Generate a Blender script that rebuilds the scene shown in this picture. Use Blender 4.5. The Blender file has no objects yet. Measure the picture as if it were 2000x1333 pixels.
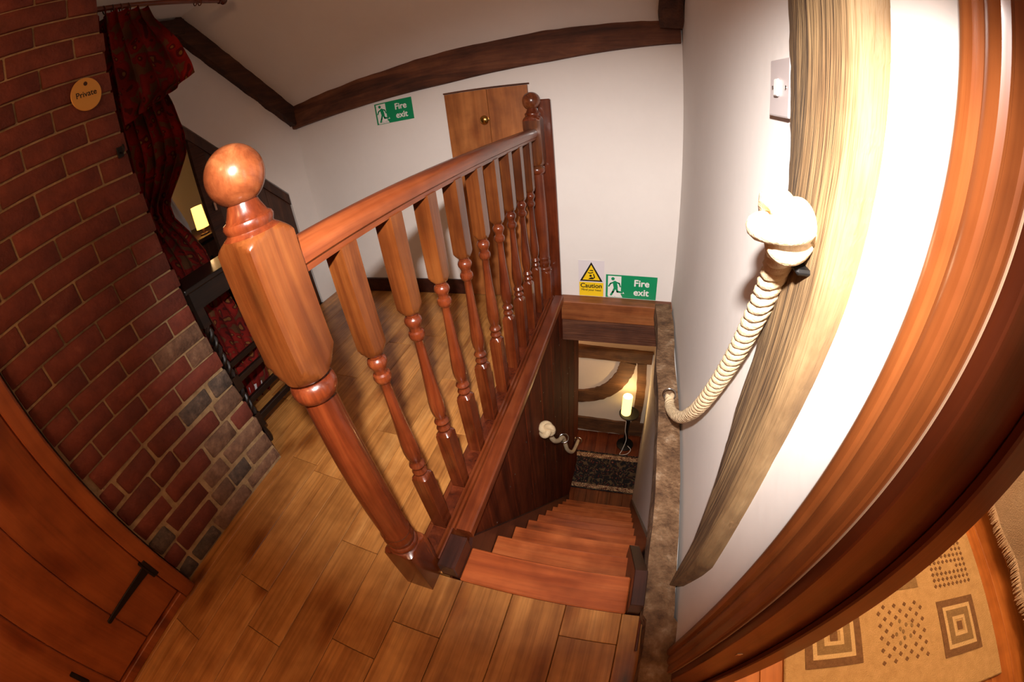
import bpy, bmesh, math, random
from mathutils import Vector, Matrix, noise
random.seed(7)
scene = bpy.context.scene
col = scene.collection

# ------------------------------------------------------------------ camera
cam = bpy.data.cameras.new('camera')
cam.type = 'PANO'
PT = cam if hasattr(cam, 'panorama_type') else cam.cycles
PT.panorama_type = 'FISHEYE_LENS_POLYNOMIAL'
PT.fisheye_fov = math.radians(200)
PK = [0.0, 0.07199677112287595, 7.3332959402114785e-06, -8.394270563205998e-06, 7.934563664256108e-08]
for i, k in enumerate(PK):
    setattr(PT, 'fisheye_polynomial_k%d' % i, -k)
cam.sensor_width = 36.0
cam.sensor_height = 24.0
cam.sensor_fit = 'HORIZONTAL'
cam.clip_start = 0.01
camo = bpy.data.objects.new('camera', cam)
col.objects.link(camo)
CR = Vector((0.9545976, 0.2819521, -0.0961583))
CU = Vector((-0.0836892, 0.5636116, 0.8217896))
CF = Vector((-0.2859012, 0.7764310, -0.5616186))
CP = Vector((0.52185, -0.36223, 1.21793))
camo.matrix_world = Matrix(((CR.x, CU.x, -CF.x, CP.x), (CR.y, CU.y, -CF.y, CP.y), (CR.z, CU.z, -CF.z, CP.z), (0, 0, 0, 1)))
scene.camera = camo

# ------------------------------------------------------------------ world, lights, exposure
world = bpy.data.worlds.new('world')
scene.world = world
world.use_nodes = True
world.node_tree.nodes['Background'].inputs[0].default_value = (1.0, 0.62, 0.35, 1)
world.node_tree.nodes['Background'].inputs[1].default_value = 0.012
scene.view_settings.view_transform = 'Standard'
scene.view_settings.look = 'None'
scene.view_settings.gamma = 1.0
scene.view_settings.use_curve_mapping = False
scene.view_settings.exposure = 0.0

def light(name, kind, loc, energy, color, radius=0.05, target=None, spot=None):
    l = bpy.data.lights.new(name, kind)
    l.energy = energy
    l.color = color
    l.shadow_soft_size = radius
    o = bpy.data.objects.new(name, l)
    o.location = loc
    if spot:
        l.spot_size = math.radians(spot[0])
        l.spot_blend = spot[1]
    if target is not None:
        o.rotation_euler = (Vector(target) - Vector(loc)).to_track_quat('-Z', 'Y').to_euler()
    col.objects.link(o)
    return o

# the photographer's flash, a hand's breadth above the lens
FL = Vector((0.505, -0.382, 1.426))
flash = light('camera_flash', 'SPOT', FL, 205, (1.0, 0.93, 0.87), 0.02, None, (92, 1.0))
fx, fy, fz = Vector((0.9805, 0.1942, -0.0301)), Vector((-0.0904, 0.5817, 0.8084)), Vector((0.1745, -0.7899, 0.5879))
flash.matrix_world = Matrix(((fx.x * 1.5, fy.x, fz.x, FL.x), (fx.y * 1.5, fy.y, fz.y, FL.y), (fx.z * 1.5, fy.z, fz.z, FL.z), (0, 0, 0, 1)))
# unseen warm lamp added for the landing's ambient light, behind the photographer
light('landing_ambient', 'POINT', (0.15, -1.2, 2.05), 15, (1.0, 0.50, 0.22), 0.12)
# the bedroom's warm lamp
light('bedroom_lamp', 'POINT', (1.75, 0.95, 1.9), 62, (1.0, 0.60, 0.30), 0.12)
# unseen warm fill added for the hall at the foot of the stairs
light('lower_hall_fill', 'POINT', (-0.25, 2.45, -0.6), 9, (1.0, 0.6, 0.32), 0.1)

# ------------------------------------------------------------------ helpers
def tag(o, label=None, cat=None, group=None, kind=None):
    if label: o['label'] = label
    if cat: o['category'] = cat
    if group: o['group'] = group
    if kind: o['kind'] = kind
    return o

def wl(o):
    v = Vector(o.location)
    while o.parent:
        o = o.parent
        v += Vector(o.location)
    return v

def empty(name, loc, label=None, cat=None, group=None, kind=None):
    o = bpy.data.objects.new(name, None)
    o.location = loc
    o.empty_display_size = 0.05
    col.objects.link(o)
    return tag(o, label, cat, group, kind)

def link(name, me, mat, loc=(0, 0, 0), parent=None, rot=None):
    o = bpy.data.objects.new(name, me)
    if mat is not None and len(me.materials) == 0:
        me.materials.append(mat)
    col.objects.link(o)
    if parent is not None:
        o.parent = parent
        o.location = Vector(loc) - wl(parent)
    else:
        o.location = loc
    if rot is not None:
        o.rotation_euler = rot
    return o

def fin(bm, name='m', smooth=None):
    me = bpy.data.meshes.new(name)
    bmesh.ops.recalc_face_normals(bm, faces=bm.faces)
    bm.to_mesh(me)
    bm.free()
    if smooth is not None:
        for p in me.polygons: p.use_smooth = True
        try: me.set_sharp_from_angle(angle=math.radians(smooth))
        except Exception: pass
    return me

def add_box(bm, x0, x1, y0, y1, z0, z1):
    vs = [bm.verts.new((x, y, z)) for z in (z0, z1) for y in (y0, y1) for x in (x0, x1)]
    for f in ((0, 1, 3, 2), (4, 6, 7, 5), (0, 4, 5, 1), (2, 3, 7, 6), (0, 2, 6, 4), (1, 5, 7, 3)):
        bm.faces.new([vs[i] for i in f])
    return vs

def box(name, x, y, z, mat, parent=None, bev=0.0, seg=1, **kw):
    """box given by world ranges; origin at its centre"""
    cx, cy, cz = (x[0] + x[1]) / 2, (y[0] + y[1]) / 2, (z[0] + z[1]) / 2
    bm = bmesh.new()
    add_box(bm, x[0] - cx, x[1] - cx, y[0] - cy, y[1] - cy, z[0] - cz, z[1] - cz)
    if bev > 0:
        bmesh.ops.bevel(bm, geom=bm.edges[:], offset=bev, segments=seg, affect='EDGES', profile=0.5)
    o = link(name, fin(bm, name), mat, (cx, cy, cz), parent)
    return tag(o, **kw)

def boxes(name, lst, mat, parent=None, loc=(0, 0, 0), **kw):
    bm = bmesh.new()
    for b in lst: add_box(bm, *b)
    o = link(name, fin(bm, name), mat, loc, parent)
    return tag(o, **kw)

def add_prism(bm, pts, d):
    """closed outline pts (3D, planar) swept by vector d"""
    d = Vector(d)
    a = [bm.verts.new(p) for p in pts]
    b = [bm.verts.new(Vector(p) + d) for p in pts]
    n = len(pts)
    bm.faces.new(a)
    bm.faces.new(b[::-1])
    for i in range(n):
        bm.faces.new((a[i], a[(i + 1) % n], b[(i + 1) % n], b[i]))

def prism(name, pts, d, mat, parent=None, bev=0.0, **kw):
    c = sum((Vector(p) for p in pts), Vector()) / len(pts) + Vector(d) / 2
    bm = bmesh.new()
    add_prism(bm, [Vector(p) - c for p in pts], d)
    if bev > 0:
        bmesh.ops.bevel(bm, geom=bm.edges[:], offset=bev, segments=1, affect='EDGES')
    o = link(name, fin(bm, name), mat, c, parent)
    return tag(o, **kw)

def add_lathe(bm, prof, n=32, sq=None, caps=True):
    """prof: list of (z, r); r>0 round. sq: half width of the square stock; section = min(square, r)"""
    rings = []
    for z, r in prof:
        ring = []
        for i in range(n):
            a = 2 * math.pi * i / n + math.pi / 4
            c, s = math.cos(a), math.sin(a)
            rr = r
            if sq: rr = min(r, sq / max(abs(c), abs(s)))
            ring.append(bm.verts.new((rr * c, rr * s, z)))
        rings.append(ring)
    for a, b in zip(rings, rings[1:]):
        for i in range(n):
            bm.faces.new((a[i], a[(i + 1) % n], b[(i + 1) % n], b[i]))
    if caps:
        bm.faces.new(rings[0][::-1])
        bm.faces.new(rings[-1])

def lathe(name, prof, mat, loc, parent=None, n=32, sq=None, smooth=35, rot=None, **kw):
    bm = bmesh.new()
    add_lathe(bm, prof, n, sq)
    return tag(link(name, fin(bm, name, smooth), mat, loc, parent, rot), **kw)

def frames(pts, closed=False):
    T = []
    n = len(pts)
    for i in range(n):
        a = pts[(i - 1) % n] if (closed or i > 0) else pts[i]
        b = pts[(i + 1) % n] if (closed or i < n - 1) else pts[i]
        T.append((b - a).normalized())
    up = Vector((0, 0, 1)) if abs(T[0].z) < 0.9 else Vector((1, 0, 0))
    N = [(up - T[0] * up.dot(T[0])).normalized()]
    for i in range(1, n):
        v = N[-1] - T[i] * N[-1].dot(T[i])
        N.append(v.normalized())
    return T, N

def add_tube(bm, pts, r, n=8, closed=False, caps=True):
    pts = [Vector(p) for p in pts]
    T, N = frames(pts, closed)
    rings = []
    for i, p in enumerate(pts):
        rr = r[i] if isinstance(r, (list, tuple)) else r
        B = T[i].cross(N[i])
        rings.append([bm.verts.new(p + (N[i] * math.cos(2 * math.pi * k / n) + B * math.sin(2 * math.pi * k / n)) * rr) for k in range(n)])
    m = len(rings)
    for i in range(m if closed else m - 1):
        a, b = rings[i], rings[(i + 1) % m]
        for k in range(n):
            bm.faces.new((a[k], a[(k + 1) % n], b[(k + 1) % n], b[k]))
    if caps and not closed:
        bm.faces.new(rings[0][::-1])
        bm.faces.new(rings[-1])

def tube(name, pts, r, mat, parent=None, n=8, closed=False, smooth=60, origin=None, **kw):
    o0 = Vector(origin if origin is not None else pts[0])
    bm = bmesh.new()
    add_tube(bm, [Vector(p) - o0 for p in pts], r, n, closed)
    return tag(link(name, fin(bm, name, smooth), mat, o0, parent), **kw)

def spline(pts, per=10):
    """Catmull-Rom through pts"""
    P = [Vector(p) for p in pts]
    P = [P[0] * 2 - P[1]] + P + [P[-1] * 2 - P[-2]]
    out = []
    for i in range(1, len(P) - 2):
        for k in range(per):
            t = k / per
            a, b, c, d = P[i - 1], P[i], P[i + 1], P[i + 2]
            out.append(0.5 * ((2 * b) + (c - a) * t + (2 * a - 5 * b + 4 * c - d) * t * t + (3 * b - a - 3 * c + d) * t ** 3))
    out.append(P[-2])
    return out

def resample(pts, step):
    out = [pts[0].copy()]
    acc = 0.0
    for a, b in zip(pts, pts[1:]):
        L = (b - a).length
        while acc + L >= step:
            t = (step - acc) / L
            a = a + (b - a) * t
            out.append(a.copy())
            L = (b - a).length
            acc = 0.0
        acc += L
    return out

def rough_bar(name, axis, rng, sec, mat, parent=None, amp=0.006, step=0.025, freq=9.0, shift=None, seed=0, sub=5, smooth=50, **kw):
    """hand-hewn timber: a grid-skinned bar along axis (0,1,2) from rng[0] to rng[1]; sec = list of section points (2D, other two axes)
    shift(t)->(da,db,scale) moves the section along the bar"""
    n = max(2, int((rng[1] - rng[0]) / step))
    dense = []
    m = len(sec)
    for i in range(m):
        a, b = Vector(sec[i]), Vector(sec[(i + 1) % m])
        for k in range(sub): dense.append(a + (b - a) * k / sub)
    cen = sum((Vector(s) for s in sec), Vector((0, 0))) / m
    oth = [i for i in range(3) if i != axis]
    org = Vector((0, 0, 0))
    org[axis] = rng[0]
    org[oth[0]], org[oth[1]] = cen
    bm = bmesh.new()
    rings = []
    for i in range(n + 1):
        t = rng[0] + (rng[1] - rng[0]) * i / n
        da, db, sc = shift(t) if shift else (0, 0, 1)
        ring = []
        for p in dense:
            q = Vector((0, 0, 0))
            d = p - cen
            w = noise.noise(Vector((t * freq * 0.35 + seed * 7.1, p.x * freq * 2.2 + seed, p.y * freq * 2.2))) + 0.5 * noise.noise(Vector((t * freq * 1.4, p.x * 40 + seed * 3, p.y * 40)))
            k = (d.length + amp * w) / max(d.length, 1e-6)
            d = d * k * sc
            q[axis] = t
            q[oth[0]] = cen.x + d.x + da
            q[oth[1]] = cen.y + d.y + db
            ring.append(bm.verts.new(q - org))
        rings.append(ring)
    N = len(dense)
    for a, b in zip(rings, rings[1:]):
        for k in range(N):
            bm.faces.new((a[k], a[(k + 1) % N], b[(k + 1) % N], b[k]))
    bm.faces.new(rings[0][::-1])
    bm.faces.new(rings[-1])
    return tag(link(name, fin(bm, name, smooth), mat, org, parent), **kw)

def interp(t, z):
    for (a, u), (b, v) in zip(t, t[1:]):
        if z <= b: return u + (v - u) * max(0, (z - a)) / (b - a)
    return t[-1][1]
def text_mesh(body, size, thick=0.0006, bold=0.0, align='CENTER'):
    cu = bpy.data.curves.new('lettering', 'FONT')
    cu.body = body
    cu.size = size
    cu.extrude = thick
    cu.align_x = align
    cu.align_y = 'CENTER'
    o = bpy.data.objects.new('lettering', cu)
    col.objects.link(o)
    dg = bpy.context.evaluated_depsgraph_get()
    me = bpy.data.meshes.new_from_object(o.evaluated_get(dg))
    bpy.data.objects.remove(o)
    if bold:
        b2 = bmesh.new()
        for k, (dx, dy) in enumerate(((0, 0), (bold, 0), (-bold, 0), (0, bold), (0, -bold))):
            n0 = len(b2.verts)
            b2.from_mesh(me)
            b2.verts.ensure_lookup_table()
            for v in b2.verts[n0:]: v.co += Vector((dx, dy, 0.00002 * k))
        b2.to_mesh(me)
        b2.free()
    me.materials.clear()
    return me

# ------------------------------------------------------------------ materials
def S(h):
    """sRGB 0-255 triple to linear"""
    return tuple(((c / 255 / 12.92) if c / 255 <= 0.04045 else ((c / 255 + 0.055) / 1.055) ** 2.4) for c in h) + (1.0,)

def base(name):
    m = bpy.data.materials.new(name)
    m.use_nodes = True
    nt = m.node_tree
    return m, nt, nt.nodes['Principled BSDF']

def N(nt, kind, **kw):
    n = nt.nodes.new(kind)
    for k, v in kw.items():
        if k.startswith('i_'):
            n.inputs[int(k[2:])].default_value = v
        else:
            setattr(n, k, v)
    return n

def plain(name, c, rough=0.5, metal=0.0, emit=None, coat=0.0):
    m, nt, b = base(name)
    b.inputs['Base Color'].default_value = c if len(c) == 4 else S(c)
    b.inputs['Roughness'].default_value = rough
    b.inputs['Metallic'].default_value = metal
    if coat: b.inputs['Coat Weight'].default_value = coat
    if emit:
        b.inputs['Emission Color'].default_value = S(emit[0])
        b.inputs['Emission Strength'].default_value = emit[1]
    return m

def ramp(nt, fac, stops):
    r = N(nt, 'ShaderNodeValToRGB')
    el = r.color_ramp.elements
    while len(el) < len(stops): el.new(0.5)
    for e, (p, c) in zip(el, stops):
        e.position = p
        e.color = c if len(c) == 4 else S(c)
    nt.links.new(fac, r.inputs[0])
    return r

def coords(nt, axis, along, across):
    tc = N(nt, 'ShaderNodeTexCoord')
    oi = N(nt, 'ShaderNodeObjectInfo')
    mul = N(nt, 'ShaderNodeMath', operation='MULTIPLY', i_1=23.7)
    nt.links.new(oi.outputs['Random'], mul.inputs[0])
    add = N(nt, 'ShaderNodeVectorMath', operation='ADD')
    nt.links.new(tc.outputs['Object'], add.inputs[0])
    nt.links.new(mul.outputs[0], add.inputs[1])
    mp = N(nt, 'ShaderNodeMapping')
    sc = [across] * 3
    sc[axis] = along
    mp.inputs['Scale'].default_value = sc
    nt.links.new(add.outputs[0], mp.inputs['Vector'])
    return mp.outputs[0], add.outputs[0], oi

def wood(name, dark, mid, light_, axis=1, rough=0.35, coat=0.0, knots=0.6, vary=0.25, along=1.2, across=14.0, bump=0.08, spec=0.5, flat=None, streak=0.45):
    m, nt, b = base(name)
    v, raw, oi = coords(nt, axis, along, across)
    n1 = N(nt, 'ShaderNodeTexNoise', i_2=1.0, i_3=5.0, i_4=0.62)
    n1.inputs['Distortion'].default_value = 0.9
    nt.links.new(v, n1.inputs['Vector'])
    r = ramp(nt, n1.outputs['Fac'], [(0.28, dark), (0.5, mid), (0.72, light_)])
    # fine streaks
    mp2 = N(nt, 'ShaderNodeMapping')
    sc = [across * 9] * 3
    sc[axis] = along * 2.5
    mp2.inputs['Scale'].default_value = sc
    nt.links.new(raw, mp2.inputs['Vector'])
    n2 = N(nt, 'ShaderNodeTexNoise', i_2=1.0, i_3=3.0, i_4=0.6)
    nt.links.new(mp2.outputs[0], n2.inputs['Vector'])
    r2 = ramp(nt, n2.outputs['Fac'], [(0.3, (175, 165, 160)), (0.6, (255, 255, 255))])
    mx = N(nt, 'ShaderNodeMix', data_type='RGBA', blend_type='MULTIPLY')
    mx.inputs['Factor'].default_value = streak
    nt.links.new(r.outputs[0], mx.inputs['A'])
    nt.links.new(r2.outputs[0], mx.inputs['B'])
    out = mx.outputs['Result']
    if knots > 0:
        mp3 = N(nt, 'ShaderNodeMapping')
        s3 = [6.5] * 3
        s3[axis] = 3.2
        if flat is not None: s3[flat] = 0.0
        mp3.inputs['Scale'].default_value = s3
        nt.links.new(raw, mp3.inputs['Vector'])
        n3 = N(nt, 'ShaderNodeTexNoise', i_2=3.0, i_3=2.0)
        nt.links.new(mp3.outputs[0], n3.inputs['Vector'])
        ad = N(nt, 'ShaderNodeMix', data_type='VECTOR')
        ad.inputs['Factor'].default_value = 0.12
        nt.links.new(mp3.outputs[0], ad.inputs['A'])
        nt.links.new(n3.outputs['Color'], ad.inputs['B'])
        vo = N(nt, 'ShaderNodeTexVoronoi')
        vo.inputs['Scale'].default_value = 1.0
        nt.links.new(ad.outputs['Result'], vo.inputs['Vector'])
        rk = ramp(nt, vo.outputs['Distance'], [(0.035, (46, 26, 16)), (0.075, (120, 84, 58)), (0.20, (205, 180, 155)), (0.34, (255, 255, 255))])
        mk = N(nt, 'ShaderNodeMix', data_type='RGBA', blend_type='MULTIPLY')
        mk.inputs['Factor'].default_value = knots
        nt.links.new(out, mk.inputs['A'])
        nt.links.new(rk.outputs[0], mk.inputs['B'])
        out = mk.outputs['Result']
    # broad cloudy tone of the stain
    n4 = N(nt, 'ShaderNodeTexNoise', i_2=7.0, i_3=3.0, i_4=0.6)
    nt.links.new(raw, n4.inputs['Vector'])
    r4 = ramp(nt, n4.outputs['Fac'], [(0.32, (178, 160, 150)), (0.6, (255, 255, 255))])
    m4 = N(nt, 'ShaderNodeMix', data_type='RGBA', blend_type='MULTIPLY')
    m4.inputs['Factor'].default_value = 0.55
    nt.links.new(out, m4.inputs['A'])
    nt.links.new(r4.outputs[0], m4.inputs['B'])
    out = m4.outputs['Result']
    hv = N(nt, 'ShaderNodeHueSaturation')
    mr = N(nt, 'ShaderNodeMapRange')
    mr.inputs['To Min'].default_value = 1 - vary
    mr.inputs['To Max'].default_value = 1 + vary
    nt.links.new(oi.outputs['Random'], mr.inputs['Value'])
    nt.links.new(mr.outputs[0], hv.inputs['Value'])
    nt.links.new(out, hv.inputs['Color'])
    nt.links.new(hv.outputs[0], b.inputs['Base Color'])
    b.inputs['Roughness'].default_value = rough
    b.inputs['Specular IOR Level'].default_value = spec
    if coat:
        b.inputs['Coat Weight'].default_value = coat
        b.inputs['Coat Roughness'].default_value = 0.12
    if bump:
        bp = N(nt, 'ShaderNodeBump')
        bp.inputs['Strength'].default_value = bump
        bp.inputs['Distance'].default_value = 0.01
        nt.links.new(n2.outputs['Fac'], bp.inputs['Height'])
        nt.links.new(bp.outputs[0], b.inputs['Normal'])
    return m

def blotchy(name, stops, scale=6.0, rough=0.85, bump=0.3, fine=40.0, vary=0.0, detail=6.0):
    m, nt, b = base(name)
    v, raw, oi = coords(nt, 0, scale, scale)
    n1 = N(nt, 'ShaderNodeTexNoise', i_2=1.0, i_3=detail, i_4=0.65)
    nt.links.new(v, n1.inputs['Vector'])
    r = ramp(nt, n1.outputs['Fac'], stops)
    out = r.outputs[0]
    if vary:
        hv = N(nt, 'ShaderNodeHueSaturation')
        mr = N(nt, 'ShaderNodeMapRange')
        mr.inputs['To Min'].default_value = 1 - vary
        mr.inputs['To Max'].default_value = 1 + vary
        nt.links.new(oi.outputs['Random'], mr.inputs['Value'])
        nt.links.new(mr.outputs[0], hv.inputs['Value'])
        nt.links.new(out, hv.inputs['Color'])
        out = hv.outputs[0]
    nt.links.new(out, b.inputs['Base Color'])
    b.inputs['Roughness'].default_value = rough
    n2 = N(nt, 'ShaderNodeTexNoise', i_2=fine, i_3=4.0)
    nt.links.new(raw, n2.inputs['Vector'])
    bp = N(nt, 'ShaderNodeBump')
    bp.inputs['Strength'].default_value = bump
    bp.inputs['Distance'].default_value = 0.01
    nt.links.new(n2.outputs['Fac'], bp.inputs['Height'])
    nt.links.new(bp.outputs[0], b.inputs['Normal'])
    return m

M = {}
M['plaster'] = blotchy('white_plaster', [(0.3, (226, 220, 216)), (0.7, (233, 228, 224))], 2.0, 0.8, 0.05, 30)
M['cream'] = blotchy('cream_plaster', [(0.3, (222, 206, 186)), (0.7, (230, 214, 194))], 2.0, 0.85, 0.08, 30)
M['oak'] = wood('oak_floor', (163, 105, 51), (198, 136, 71), (219, 161, 93), 1, 0.36, 0.10, 0.85, 0.10, 0.9, 12.0, 0.04, flat=2, streak=0.55)
M['oakx'] = wood('tread_pine', (151, 70, 32), (185, 95, 47), (205, 115, 63), 0, 0.36, 0.10, 0.6, 0.1, 1.0, 11.0, 0.04, flat=2, streak=0.35)
M['stain'] = wood('stained_pine_upright', (68, 29, 10), (98, 50, 19), (118, 67, 29), 2, 0.30, 0.25, 0.5, 0.08, 1.3, 16.0, 0.04, streak=0.35)
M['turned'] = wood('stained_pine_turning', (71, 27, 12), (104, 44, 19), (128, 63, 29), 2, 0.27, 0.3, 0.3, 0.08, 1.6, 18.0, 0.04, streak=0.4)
M['stainy'] = wood('stained_pine_rail', (78, 31, 14), (112, 51, 23), (136, 71, 36), 1, 0.32, 0.25, 0.4, 0.06, 1.1, 16.0, 0.04, streak=0.35)
M['ball'] = wood('stained_ball', (81, 35, 18), (123, 65, 35), (154, 93, 54), 2, 0.25, 0.3, 0.3, 0.06, 9.0, 16.0, 0.03, streak=0.3)
M['darkstain'] = wood('dark_stained_turning', (58, 22, 12), (96, 40, 20), (124, 58, 32), 2, 0.27, 0.3, 0.2, 0.06, 3.0, 20.0, 0.04)
M['string'] = wood('dark_string_wood', (40, 18, 12), (62, 29, 20), (82, 42, 30), 1, 0.42, 0.1, 0.3, 0.1, 1.5, 16.0, 0.05)
M['panel'] = wood('dark_panelling', (66, 26, 12), (95, 39, 18), (118, 54, 26), 2, 0.7, 0.0, 0.3, 0.12, 1.0, 12.0, 0.05, spec=0.08)
M['lintel'] = wood('lintel_pine', (118, 60, 30), (152, 88, 46), (172, 110, 64), 0, 0.5, 0.0, 0.85, 0.05, 1.2, 12.0, 0.08, flat=1)
M['hatch'] = wood('hatch_pine', (130, 72, 32), (168, 102, 51), (188, 121, 66), 2, 0.45, 0.0, 0.95, 0.10, 0.8, 7.0, 0.05, flat=1, streak=0.35)
M['pinedoor'] = wood('pine_door', (130, 63, 25), (153, 78, 34), (168, 93, 46), 2, 0.38, 0.08, 0.95, 0.08, 0.6, 7.0, 0.03, flat=0, streak=0.3)
M['arch'] = wood('architrave_pine', (103, 48, 21), (135, 74, 35), (153, 93, 50), 2, 0.32, 0.2, 0.3, 0.05, 0.5, 12.0, 0.03, streak=0.35)
M['archdark'] = wood('jamb_pine', (65, 24, 11), (94, 40, 18), (116, 56, 29), 2, 0.34, 0.2, 0.5, 0.05, 0.7, 10.0, 0.04, streak=0.35)
M['bedpine'] = wood('bedroom_pine_floor', (168, 98, 46), (198, 126, 64), (214, 146, 82), 1, 0.36, 0.1, 0.4, 0.06, 0.6, 8.0, 0.03, flat=2, streak=0.3)
M['beam'] = wood('old_beam', (63, 32, 19), (103, 58, 35), (132, 82, 52), 0, 0.75, 0.0, 0.5, 0.08, 1.6, 12.0, 0.6)
M['hallbeam'] = wood('hall_oak_framing', (74, 46, 26), (104, 68, 38), (128, 88, 52), 0, 0.7, 0.0, 0.4, 0.05, 1.6, 10.0, 0.4)
M['beamy'] = wood('old_rafter', (42, 22, 13), (73, 40, 24), (97, 59, 37), 1, 0.8, 0.0, 0.5, 0.08, 1.6, 12.0, 0.6)
M['post'] = wood('bleached_oak_post', (95, 71, 45), (128, 101, 67), (149, 124, 88), 2, 0.75, 0.0, 0.5, 0.03, 1.6, 9.0, 0.7, streak=0.35)
M['sole'] = blotchy('worn_sole_timber', [(0.30, (54, 34, 22)), (0.42, (96, 68, 44)), (0.55, (124, 94, 66)), (0.66, (150, 124, 98)), (0.78, (184, 168, 148))], 13.0, 0.85, 1.0, 70)
M['black'] = plain('black_iron', (14, 12, 12), 0.5, 0.3)
M['darkoak'] = wood('dark_oak_furniture', (14, 8, 6), (30, 17, 11), (48, 28, 18), 1, 0.42, 0.05, 0.0, 0.05, 1.5, 16.0, 0.04)
M['darkdoor'] = wood('dark_door', (40, 20, 12), (70, 38, 22), (92, 54, 32), 2, 0.45, 0.05, 0.3, 0.08, 1.2, 14.0, 0.1)
M['mortar'] = blotchy('mortar', [(0.3, (128, 104, 72)), (0.7, (172, 146, 108))], 20, 0.95, 0.5, 80)
M['brick_red'] = blotchy('red_brick', [(0.3, (88, 38, 27)), (0.6, (112, 51, 36)), (0.8, (130, 70, 52))], 14, 0.8, 0.35, 90, 0.18)
M['brick_brown'] = blotchy('brown_brick', [(0.3, (84, 60, 46)), (0.55, (116, 86, 66)), (0.8, (150, 120, 94))], 22, 0.85, 0.5, 90, 0.18)
M['brick_grey'] = blotchy('sooty_brick', [(0.3, (56, 48, 44)), (0.55, (88, 74, 64)), (0.8, (136, 112, 92))], 26, 0.85, 0.5, 90, 0.2)
M['rope'] = blotchy('hemp_rope', [(0.3, (196, 170, 132)), (0.7, (222, 200, 164))], 40, 0.9, 0.3, 200)
M['chrome'] = plain('chrome', (200, 198, 195), 0.15, 1.0)
M['brass'] = plain('polished_brass', (205, 165, 90), 0.22, 1.0)
M['disc'] = plain('brushed_brass', (232, 176, 92), 0.32, 0.55)
M['switch'] = plain('switch_plastic', (188, 178, 178), 0.35)
M['rocker'] = plain('rocker_plastic', (236, 230, 228), 0.3)
M['white'] = plain('sign_white', (235, 235, 232), 0.4)
M['green'] = plain('sign_green', (14, 142, 92), 0.4)
M['yellow'] = plain('sign_yellow', (244, 206, 30), 0.4)
M['ink'] = plain('sign_black', (20, 17, 14), 0.5)
M['greyboard'] = plain('sign_backing', (222, 216, 222), 0.4)
M['lining'] = plain('curtain_lining', (196, 194, 198), 0.9)
M['filler'] = plain('pale_filler', (176, 146, 120), 0.7)
M['candle'] = plain('lit_candle_wax', (255, 232, 170), 0.5, 0, ((255, 214, 120), 2.6))
M['shade'] = plain('lit_lampshade', (255, 220, 150), 0.7, 0, ((255, 196, 96), 2.2))
M['cord'] = plain('white_cord', (225, 222, 215), 0.5)
M['rugbase'] = blotchy('rug_pile', [(0.3, (186, 158, 112)), (0.7, (206, 178, 132))], 30, 0.95, 0.6, 220)
M['rugbrown'] = blotchy('rug_brown_pile', [(0.3, (112, 84, 58)), (0.7, (136, 104, 74))], 60, 0.95, 0.6, 220)
M['rugolive'] = blotchy('rug_olive_pile', [(0.3, (134, 112, 78)), (0.7, (156, 132, 94))], 60, 0.95, 0.6, 220)
M['rugcream'] = blotchy('rug_cream_pile', [(0.3, (206, 184, 138)), (0.7, (222, 198, 154))], 60, 0.95, 0.6, 220)
M['spread'] = blotchy('bedspread_weave', [(0.3, (228, 216, 200)), (0.7, (240, 230, 216))], 30, 0.95, 0.8, 160)

def patterned(name, cols, scale, rough=0.9):
    m, nt, b = base(name)
    tc = N(nt, 'ShaderNodeTexCoord')
    n0 = N(nt, 'ShaderNodeTexNoise', i_2=6.0, i_3=2.0)
    nt.links.new(tc.outputs['Object'], n0.inputs['Vector'])
    ad = N(nt, 'ShaderNodeMix', data_type='VECTOR')
    ad.inputs['Factor'].default_value = 0.18
    nt.links.new(tc.outputs['Object'], ad.inputs['A'])
    nt.links.new(n0.outputs['Color'], ad.inputs['B'])
    vo = N(nt, 'ShaderNodeTexVoronoi')
    vo.inputs['Scale'].default_value = scale
    nt.links.new(ad.outputs['Result'], vo.inputs['Vector'])
    r = ramp(nt, vo.outputs['Distance'], cols)
    r.color_ramp.interpolation = 'CONSTANT'
    vo2 = N(nt, 'ShaderNodeTexNoise', i_2=scale * 0.35, i_3=1.0)
    nt.links.new(tc.outputs['Object'], vo2.inputs['Vector'])
    r2 = ramp(nt, vo2.outputs['Fac'], [(0.4, (255, 255, 255)), (0.6, (150, 120, 120))])
    mx = N(nt, 'ShaderNodeMix', data_type='RGBA', blend_type='MULTIPLY')
    mx.inputs['Factor'].default_value = 0.6
    nt.links.new(r.outputs[0], mx.inputs['A'])
    nt.links.new(r2.outputs[0], mx.inputs['B'])
    nt.links.new(mx.outputs['Result'], b.inputs['Base Color'])
    b.inputs['Roughness'].default_value = rough
    return m
M['curtain'] = patterned('red_paisley_curtain', [(0.0, (176, 124, 62)), (0.16, (120, 30, 24)), (0.3, (178, 40, 28)), (0.52, (160, 34, 26)), (0.66, (134, 84, 50))], 20)
M['persian'] = patterned('dark_persian_pile', [(0.0, (140, 104, 76)), (0.17, (84, 26, 18)), (0.3, (18, 16, 22)), (0.62, (92, 74, 50))], 30)
M['persianborder'] = patterned('persian_border_pile', [(0.0, (150, 44, 26)), (0.22, (196, 168, 128)), (0.5, (96, 34, 24)), (0.66, (190, 160, 120))], 44)

# ================================================================== STRUCTURE
YB, XR, XL, XG = 1.84, 0.78, -0.89, -1.74     # back wall, right wall, brick wall face, gable wall
CEIL = 2.2
def slope(y, x=-1.74): return 1.46 + 0.058 * (x + 1.74) + 0.9 * (YB - y)
YC = YB - (CEIL - 1.46) / 0.9
HX0, HX1, HY0, HY1 = 0.075, 0.70, 0.015, 1.74   # stairwell opening

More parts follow.
